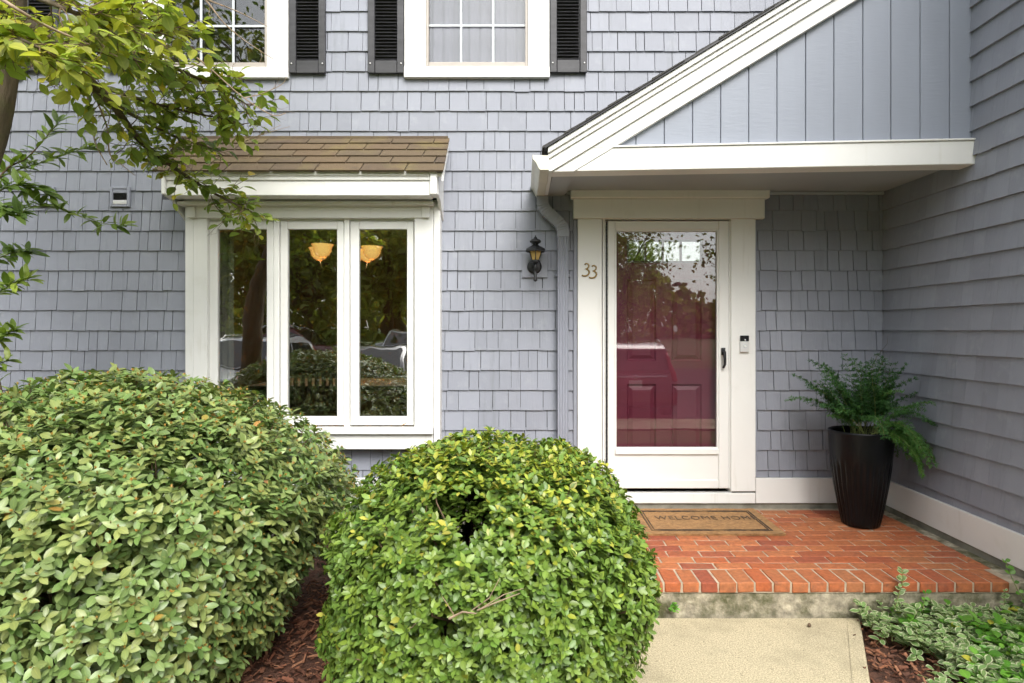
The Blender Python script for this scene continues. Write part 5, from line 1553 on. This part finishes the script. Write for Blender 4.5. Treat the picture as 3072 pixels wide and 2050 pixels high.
def cover(name, label, mat, n_sh, area, size, ratio, per, seed, hgt, group=None):
    """low mat of leafy runners; area(x, y) -> density 0..1"""
    r_ = np.random.default_rng(seed)
    P, A, N, L = [], [], [], []
    st = MB()
    cnt = 0
    while cnt < n_sh:
        x_, y_ = r_.uniform(1.2, 2.72), r_.uniform(-3.0, -1.44)
        if r_.random() > area(x_, y_): continue
        cnt += 1
        a = r_.uniform(0, 6.28); ln_ = r_.uniform(.05, .13); lean = r_.uniform(.4, 1.3)
        d = np.array([math.cos(a) * lean, math.sin(a) * lean, 1.0]); d /= np.linalg.norm(d)
        p0 = np.array([x_, y_, -.23 + r_.random() * hgt * .5])
        st.tube([p0, p0 + d * ln_ * .6, p0 + d * ln_], [.0018, .0015, .001], 3, cap=False)
        for k in range(per):
            t = .25 + .75 * k / per
            b = k * 2.2 + r_.random()
            P.append(p0 + d * ln_ * t + np.array([0, 0, hgt * .3 * r_.random()])); A.append(np.array([math.cos(b), math.sin(b), r_.uniform(-.1, .6)])); N.append(np.array([r_.normal(0, .3), -.2 + r_.normal(0, .3), 1])); L.append(size * r_.uniform(.6, 1.2))
    P, A, N, L = map(np.array, (P, A, N, L))
    V, F, mid = leaf_arrays(P, A, N, L, L * ratio, .18, .12, True)
    n_, k_ = V.shape[:2]
    T = np.ones((n_, k_, 4)); T[:, :, 0] = RNG.random(n_)[:, None]; T[:, :, 1] = RNG.random(n_)[:, None]; T[:, :, 2] = mid[None]
    me_ = raw_mesh(name, V.reshape(-1, 3), F, n_, T.reshape(-1, 4))
    o = link(name, me_, mat); tag(o, label, 'ground cover', kind='stuff')
    st.build('runners', M['stem_green'], o)
    return o
def dens_v(x_, y_):
    # a mat that fills the corner between path, step and side wall, thinning towards the path
    edge = 1.86 + kx * 0.55 * (y_ + 1.44) + 0.10 * math.sin(y_ * 9) + max(0, (-1.75 - y_)) * 0.25
    return max(0.0, min(1.0, (x_ - edge) * 5)) * (1.0 if y_ > -2.7 else .6)
cover('variegated_groundcover', 'cream-edged variegated creeper spreading beside the brick porch', M['leaf_varieg'], 1300, dens_v, .048, .55, 8, 4, .10)
def dens_g(x_, y_): return dens_v(x_ - .12, y_) * (0.15 + .85 * (math.sin(x_ * 7 + 1) * math.sin(y_ * 8 + x_ * 3) > .15))
cover('green_groundcover', 'plain green leaves growing through the variegated creeper', M['leaf_green'], 330, dens_g, .052, .72, 7, 6, .12)

def sprig(name, label, pts, mat, size, ratio, n_, cat='sprig', pairs=True, seed=1):
    r_ = random.Random(seed)
    o = empty(name, tuple(pts[0])); tag(o, label, cat)
    b0 = Vector(pts[0])
    sp_ = smooth_path([Vector(p) for p in pts])
    MB().tube([p - b0 for p in sp_], taper(len(sp_), .003, .0012), 5).build('stem', M['stem_green'], o, smooth=True)
    P, A, N, L = [], [], [], []
    for k in range(n_):
        t = .08 + .92 * k / (n_ - 1); i = min(len(sp_) - 2, int(t * (len(sp_) - 1))); p = sp_[i].lerp(sp_[i + 1], t * (len(sp_) - 1) - i)
        for s_ in (-1, 1):
            P.append(tuple(p)); A.append((s_ * r_.uniform(.5, 1), -.3 + r_.gauss(0, .3), r_.uniform(-.1, .7))); N.append((r_.gauss(0, .3), -.8, .7)); L.append(size * r_.uniform(.7, 1.15))
    P, A, N, L = map(np.array, (P, A, N, L))
    add_leaves(o, P, A, N, L, L * ratio, mat, 300, np.ones(len(P)), fold=.15, curl=.1)
V4 = lambda p, q, y: at(2500 + p / 3.92, 1650 + q / 3.92, y)
sprig('variegated_sprig', 'variegated shoot climbing up the front of the brick step', [V4(720, 700, -1.50), V4(760, 560, -1.47), V4(800, 430, -1.46), V4(815, 330, -1.46), V4(810, 240, -1.45)], M['leaf_varieg'], .036, .6, 9, seed=3)
sprig('creeper_shoot', 'thin green shoot leaning up beside the side wall base board', [V4(2300, 640, -1.52), V4(2190, 510, -1.50), V4(2110, 350, -1.46), V4(2060, 230, -1.45), V4(2020, 130, -1.44)], M['leaf_green'], .032, .8, 6, seed=4)
sprig('variegated_sprig', 'short variegated shoot against the concrete near the side wall', [V4(2010, 720, -1.50), V4(2010, 600, -1.47), V4(2015, 480, -1.46)], M['leaf_varieg'], .026, .6, 6, seed=5)
sprig('green_sprig', 'small plain green shoot in front of the mossy concrete', [V4(1050, 720, -1.50), V4(1065, 620, -1.47), V4(1085, 500, -1.46)], M['leaf_green'], .034, .75, 4, seed=6)
wd0 = at(1800 + 410 / 1.847, 1350 + 905 / 1.847, -1.452)
weed = empty('weed', tuple(wd0)); tag(weed, 'little green weed in the joint between path and concrete step', 'weed')
MB().tube([(0, 0, 0), (0.0, -.005, .02), (.005, -.006, .05)], [.002, .0018, .001], 5).build('stem', M['stem_green'], weed)
P = np.array([tuple(wd0 + Vector((random.gauss(0, .008), -.005, .008 + .045 * i / 22))) for i in range(22)]); A = rand_unit(22) * np.array([1, .5, .4]) + np.array([0, -.2, .35])
add_leaves(weed, P, A, RNG.normal(size=(22, 3)) * .3 + np.array([0, -.6, .8]), np.full(22, .026), np.full(22, .013), M['leaf_green'], 22, np.ones(22))

# ------------------------------------------------------------------ across the parking lot (seen mirrored in the glass)
def car(name, label, paint, loc, rz, H=1.62, Ln=4.5, Wd=1.8, kind='suv'):
    t = empty(name, loc); t.rotation_euler = (0, 0, rz)
    tag(t, label, 'car', 'cars parked in the lot')
    h = H
    bt = 0.60 * h
    # body: side outline (x along the car, front = +x), lofted over stations across the width
    if kind == 'suv': out = [(-.50, .22), (-.515, .34), (-.505, .50), (-.485, .60), (.22, .59), (.38, .565), (.475, .50), (.50, .40), (.50, .22), (.43, .15), (-.43, .15)]
    else: out = [(-.50, .24), (-.51, .40), (-.49, .62), (-.30, .63), (.17, .62), (.36, .585), (.475, .50), (.50, .40), (.50, .22), (.43, .14), (-.43, .14)]
    st_ = [(-.5, .90, .94), (-.485, .975, .985), (-.40, 1.0, 1.0), (.40, 1.0, 1.0), (.485, .975, .985), (.5, .90, .94)]
    vs = []
    for (y_, sx_, sz_) in st_:
        for (x_, z_) in out: vs.append((x_ * Ln * sx_, y_ * Wd, (z_ * h - .38 * h) * sz_ + .38 * h))
    n_ = len(out); fs = [tuple(range(n_)), tuple(len(vs) - 1 - i for i in range(n_))]
    for i in range(len(st_) - 1):
        for k in range(n_): fs.append((i * n_ + k, i * n_ + (k + 1) % n_, (i + 1) * n_ + (k + 1) % n_, (i + 1) * n_ + k))
    MB().add(vs, fs).build('body', paint, t, bevel=.03, seg=2, smooth=True)
    if kind == 'suv': cb = [(-.475, .60), (-.42, .92), (-.36, .985), (.02, 1.0), (.10, .97), (.265, .60)]
    else: cb = [(-.33, .62), (-.20, .93), (-.10, .99), (.02, 1.0), (.08, .97), (.26, .61)]
    vs = []
    for (y_, k_) in ((-.475, 0), (.475, 0)):
        for (x_, z_) in cb:
            ins = 1 - .17 * max(0, (z_ - .6) / .4)
            vs.append((x_ * Ln, y_ * Wd * ins, z_ * h))
    n_ = len(cb); fs = [tuple(range(n_)), tuple(2 * n_ - 1 - i for i in range(n_))] + [(k, (k + 1) % n_, n_ + (k + 1) % n_, n_ + k) for k in range(n_)]
    MB().add(vs, fs).build('cabin', paint, t, bevel=.035, seg=2, smooth=True)
    def on_cabin(i0, i1, f0, f1, y0, y1, name_, mat_, off=.012):
        """quad on the front/back slope between outline points i0,i1"""
        (xa, za), (xb, zb) = cb[i0], cb[i1]
        q = []
        for f in (f0, f1):
            x_, z_ = xa + (xb - xa) * f, za + (zb - za) * f
            ins = 1 - .17 * max(0, (z_ - .6) / .4)
            q.append((x_ * Ln, z_ * h, ins))
        sg = -1 if xa < 0 else 1
        vs_ = [(q[0][0] + sg * off, y0 * Wd * q[0][2], q[0][1]), (q[0][0] + sg * off, y1 * Wd * q[0][2], q[0][1]), (q[1][0] + sg * off, y1 * Wd * q[1][2], q[1][1]), (q[1][0] + sg * off, y0 * Wd * q[1][2], q[1][1])]
        return MB().extrude(vs_, (-sg * .006, 0, 0)).build(name_, mat_, t)
    on_cabin(0, 1, .12, .92, -.40, .40, 'rear_window', M['car_glass'], .022)
    on_cabin(5, 4, .06, .93, -.42, .42, 'windscreen', M['car_glass'], .022)
    for s_ in (-1, 1):
        for (xa, xb, xc, xd) in (((-.40, -.12, -.13, -.35), (-.10, .21, .08, -.10)) if kind == 'suv' else ((-.27, -.06, -.06, -.16), (-.04, .20, .05, -.04))):
            pts_ = []
            for x_, z_ in ((xa, .635), (xb, .635), (xc, .93), (xd, .93)):
                ins = 1 - .17 * (z_ - .6) / .4
                pts_.append((x_ * Ln, s_ * (.475 * Wd * ins + .004), z_ * h))
            MB().extrude(pts_, (0, s_ * .006, 0)).build('side_window', M['car_glass'], t)
        for wx in (-.30, .31):
            w_ = MB().lathe([(.20, -.10), (.32, -.105), (.335, -.07), (.335, .07), (.32, .105), (.20, .10)], 24).build('wheel', M['tyre'], t, (wx * Ln, s_ * (Wd * .5 - .09), .335), smooth=True); w_.rotation_euler = (PI / 2, 0, 0)
            rm_ = MB().lathe([(.205, -.085), (.20, .085), (.05, .095), (.03, .07)], 20).build('rim', M['chrome'], w_, smooth=True)
            if s_ > 0: rm_.rotation_euler = (PI, 0, 0)
        boxo('headlight', M['white_clean'], t, .455 * Ln, .487 * Ln, s_ * .30 * Wd, s_ * .465 * Wd, .43 * h, .50 * h, .01)
        if kind == 'suv':
            MB().tube([(-.497 * Ln, s_ * .465 * Wd, .50 * h), (-.482 * Ln, s_ * .455 * Wd, .60 * h), (-.462 * Ln, s_ * .425 * Wd, .72 * h), (-.435 * Ln, s_ * .40 * Wd, .88 * h)], [.055, .055, .04, .028], 8).build('tail_light', M['tail_red'], t, smooth=True)
        else: boxo('tail_light', M['tail_red'], t, -.515 * Ln, -.49 * Ln, s_ * .32 * Wd, s_ * .47 * Wd, .45 * h, .56 * h, .01)
        boxo('mirror', paint, t, .14 * Ln, .17 * Ln, s_ * .50 * Wd, s_ * .58 * Wd, .60 * h, .68 * h, .02)
        MB().tube([(-.36 * Ln, s_ * .36 * Wd, 1.0 * h), (-.30 * Ln, s_ * .36 * Wd, 1.035 * h), (.0 * Ln, s_ * .36 * Wd, 1.03 * h), (.06 * Ln, s_ * .36 * Wd, .99 * h)], .014, 6).build('roof_rail', M['chrome'], t)
    boxo('grille', M['gloss_black'], t, .485 * Ln, .507 * Ln, -.26 * Wd, .26 * Wd, .36 * h, .46 * h, .01)
    boxo('trim_strip', M['chrome'], t, -.520 * Ln, -.505 * Ln, -.36 * Wd, .36 * Wd, .555 * h, .575 * h, .006)
    boxo('trim_strip', M['chrome'], t, -.528 * Ln, -.51 * Ln, -.44 * Wd, .44 * Wd, .305 * h, .32 * h, .006)
    boxo('bumper', paint, t, -.53 * Ln, -.50 * Ln, -.47 * Wd, .47 * Wd, .24 * h, .40 * h, .03)
    boxo('number_plate', M['plate'], t, -.522 * Ln, -.512 * Ln, -.15, .15, .43 * h, .52 * h, .004)
    ob = MB().lathe([(.055, 0), (.05, .01), (.04, .012)], 16).build('badge', M['chrome'], t, (-.518 * Ln, 0, .565 * h), smooth=True); ob.rotation_euler = (0, -PI / 2, 0)
    return t
dark_red = car_paint('dark_red_car_paint', (0.12, 0.03, 0.035)); silver = car_paint('silver_car_paint', (0.55, 0.56, 0.58)); grey = car_paint('dark_grey_car_paint', (0.10, 0.10, 0.11)); white_p = car_paint('pale_car_paint', (0.62, 0.63, 0.65))
car('parked_car', 'dark SUV whose rear is mirrored in the storm door glass', dark_red, (2.38, -10.75, gz(-10) - .02), PI / 2 + PI, H=1.66, Ln=4.5, Wd=1.84)
car('parked_car', 'silver SUV mirrored in the left pane of the bay window', silver, (-6.5, -10.6, gz(-10)), PI / 2, H=1.74, Ln=4.6, Wd=1.9)
car('parked_car', 'dark grey car mirrored in the middle pane of the bay window', grey, (-3.5, -10.9, gz(-10)), PI / 2, H=1.52, Ln=4.6, Wd=1.84, kind='sedan')
car('parked_car', 'silver estate facing the house, mirrored in the right pane of the bay window', white_p, (-4.3, -19.6, gz(-19)), PI / 2, H=1.52, Ln=4.6, Wd=1.78)
car('parked_car', 'dark red car far back, mirrored between the bay window panes', dark_red, (-9.0, -20.5, gz(-19.5)), 0.1, H=1.5, Ln=4.5, Wd=1.8, kind='sedan')

def far_tree_mesh(seed, R, Hc, n_cl, per, size):
    r_ = np.random.default_rng(seed)
    d = unit(r_.normal(size=(n_cl, 3))); rad = r_.random(n_cl) ** .45
    cl = d * rad[:, None] * np.array([R, R, Hc]) * (0.85 + .3 * r_.random(n_cl))[:, None]
    P = (cl[:, None, :] + r_.normal(size=(n_cl, per, 3)) * np.array([.45, .45, .3])).reshape(-1, 3)
    n_ = len(P)
    A = unit(r_.normal(size=(n_, 3))); N = unit(r_.normal(size=(n_, 3)) * .7 + np.array([0, 0, .8])); L = size * (.6 + .8 * r_.random(n_))
    V, F, mid = leaf_arrays(P, A, N, L, L * .6, .15, .1, False)
    k_ = V.shape[1]
    T = np.ones((n_, k_, 4)); hu = np.repeat(r_.random(n_cl), per) * .7 + r_.random(n_) * .3
    T[:, :, 0] = hu[:, None]; T[:, :, 1] = r_.random(n_)[:, None]; T[:, :, 2] = .5
    me_ = raw_mesh('crown', V.reshape(-1, 3), F, n_, T.reshape(-1, 4)); me_.materials.append(M['leaf_far'])
    return me_, cl
far = [far_tree_mesh(1, 3.4, 3.6, 190, 38, .17), far_tree_mesh(2, 2.6, 4.4, 170, 38, .16), far_tree_mesh(3, 4.2, 3.0, 210, 38, .18)]
trunks = []
for i, (cm, cl) in enumerate(far):
    mb = MB()
    zb = -4.6
    mb.tube([(0, 0, zb - .5), (.05, .05, zb + 1.2), (0, .1, zb + 2.6), (.1, 0, .5)], [.30, .22, .18, .08], 8)
    for k in range(0, len(cl), 7): mb.tube([(0.03, .08, zb + 2.2), tuple(cl[k] * .5 + np.array([0, 0, -.6])), tuple(cl[k])], [.10, .05, .02], 5)
    tm = mb.mesh('trunk', smooth=True); tm.materials.append(M['bark']); trunks.append(tm)
spots = [(-19.5, -25, 0, 1.9), (-14.8, -26, 0, 1.8), (-11.5, -25, 1, 1.7), (-9.3, -23, 0, .95), (-6.4, -25.5, 2, 1.15), (-3.8, -24, 1, 1.05), (-0.6, -26, 0, 1.1), (0.4, -22, 1, 1.0), (4.0, -22, 1, .8), (4.0, -34, 2, 1.1),
         (10.7, -22, 1, 1.15), (14.5, -25, 0, 1.2), (19, -24, 2, 1.1), (-24, -26, 2, 1.2), (-17, -36, 2, 1.7), (-8, -36, 0, 1.7), (0.0, -38, 1, 1.6), (25, -30, 0, 1.2)]
rz_ = random.Random(2)
for (x_, y_, k_, s_) in spots:
    o = empty('far_tree', (x_, y_, gz(max(y_, -69))))
    tag(o, 'leafy tree beyond the parking lot, mirrored in the window and door glass', 'tree', 'trees beyond the parking lot')
    o.scale = (s_, s_, s_); o.rotation_euler = (0, 0, rz_.uniform(0, 6.28))
    link('crown', far[k_][0], None, o, (0, 0, 4.7)); link('trunk', trunks[k_], None, o, (0, 0, 4.7))
# low hedge row behind the cars
hp, hn_ = shell(2600, (0, 0, .55), (3.2, .8, .75), 3.0, 5, .05, 6)
hd_ = empty('hedge', (-7.6, -21.6, gz(-21.6))); tag(hd_, 'low green hedge behind the parked cars, mirrored in the bay window', 'hedge')
add_leaves(hd_, hp + np.array(hd_.location), rand_unit(len(hp)), hn_ + RNG.normal(size=hp.shape) * .4, np.full(len(hp), .16), np.full(len(hp), .10), M['leaf_sap'], 0, rich=False)

# far woodland closing the view behind the trees
nW = 9000
wx = RNG.uniform(-75, 75, nW); wy = RNG.uniform(-66, -54, nW); wz = 0.7 + RNG.random(nW) ** 0.8 * (5.2 + 1.3 * np.sin(wx * 0.21) + 0.8 * np.sin(wx * 0.53 + 1))
WP = np.stack([wx, wy, wz], 1); WL = np.full(nW, 1.1) * (.6 + .8 * RNG.random(nW))
V, F, mid = leaf_arrays(WP, rand_unit(nW), rand_unit(nW) + np.array([0, .5, .6]), WL, WL * .7, .15, .1, False)
T = np.ones((nW, V.shape[1], 4)); T[:, :, 0] = RNG.random(nW)[:, None]; T[:, :, 1] = RNG.random(nW)[:, None]; T[:, :, 2] = .5
wo = link('woodland', raw_mesh('woodland', V.reshape(-1, 3), F, nW, T.reshape(-1, 4)), M['leaf_far'])
tag(wo, 'distant belt of trees far beyond the parking lot', 'woods', kind='stuff')

# two small fallen things
fl = at(1209, 1281, YB - 0.02)
lf = empty('fallen_leaf', tuple(fl)); tag(lf, 'dry orange leaf lying on the bay window sill', 'leaf')
add_leaves(lf, np.array([[fl.x - .018, fl.y, fl.z + .003]]), np.array([[1, .1, .35]]), np.array([[-.3, -.4, 1]]), np.array([.05]), np.array([.02]), M['coir'], 1, np.ones(1), fold=.4, curl=-.2, single='blade')
ac = at(1800 + 1180 / 1.847, 1350 + 968 / 1.847, -1.60)
MB().lathe([(.001, 0), (.006, .002), (.009, .008), (.009, .014), (.004, .021), (.001, .023)], 12).build('nut', M['twig'], None, (ac.x, -1.56, -0.179), smooth=True)
tag(bpy.data.objects['nut'], 'single brown acorn lying near the far edge of the path', 'acorn'); bpy.data.objects['nut'].name = 'acorn'
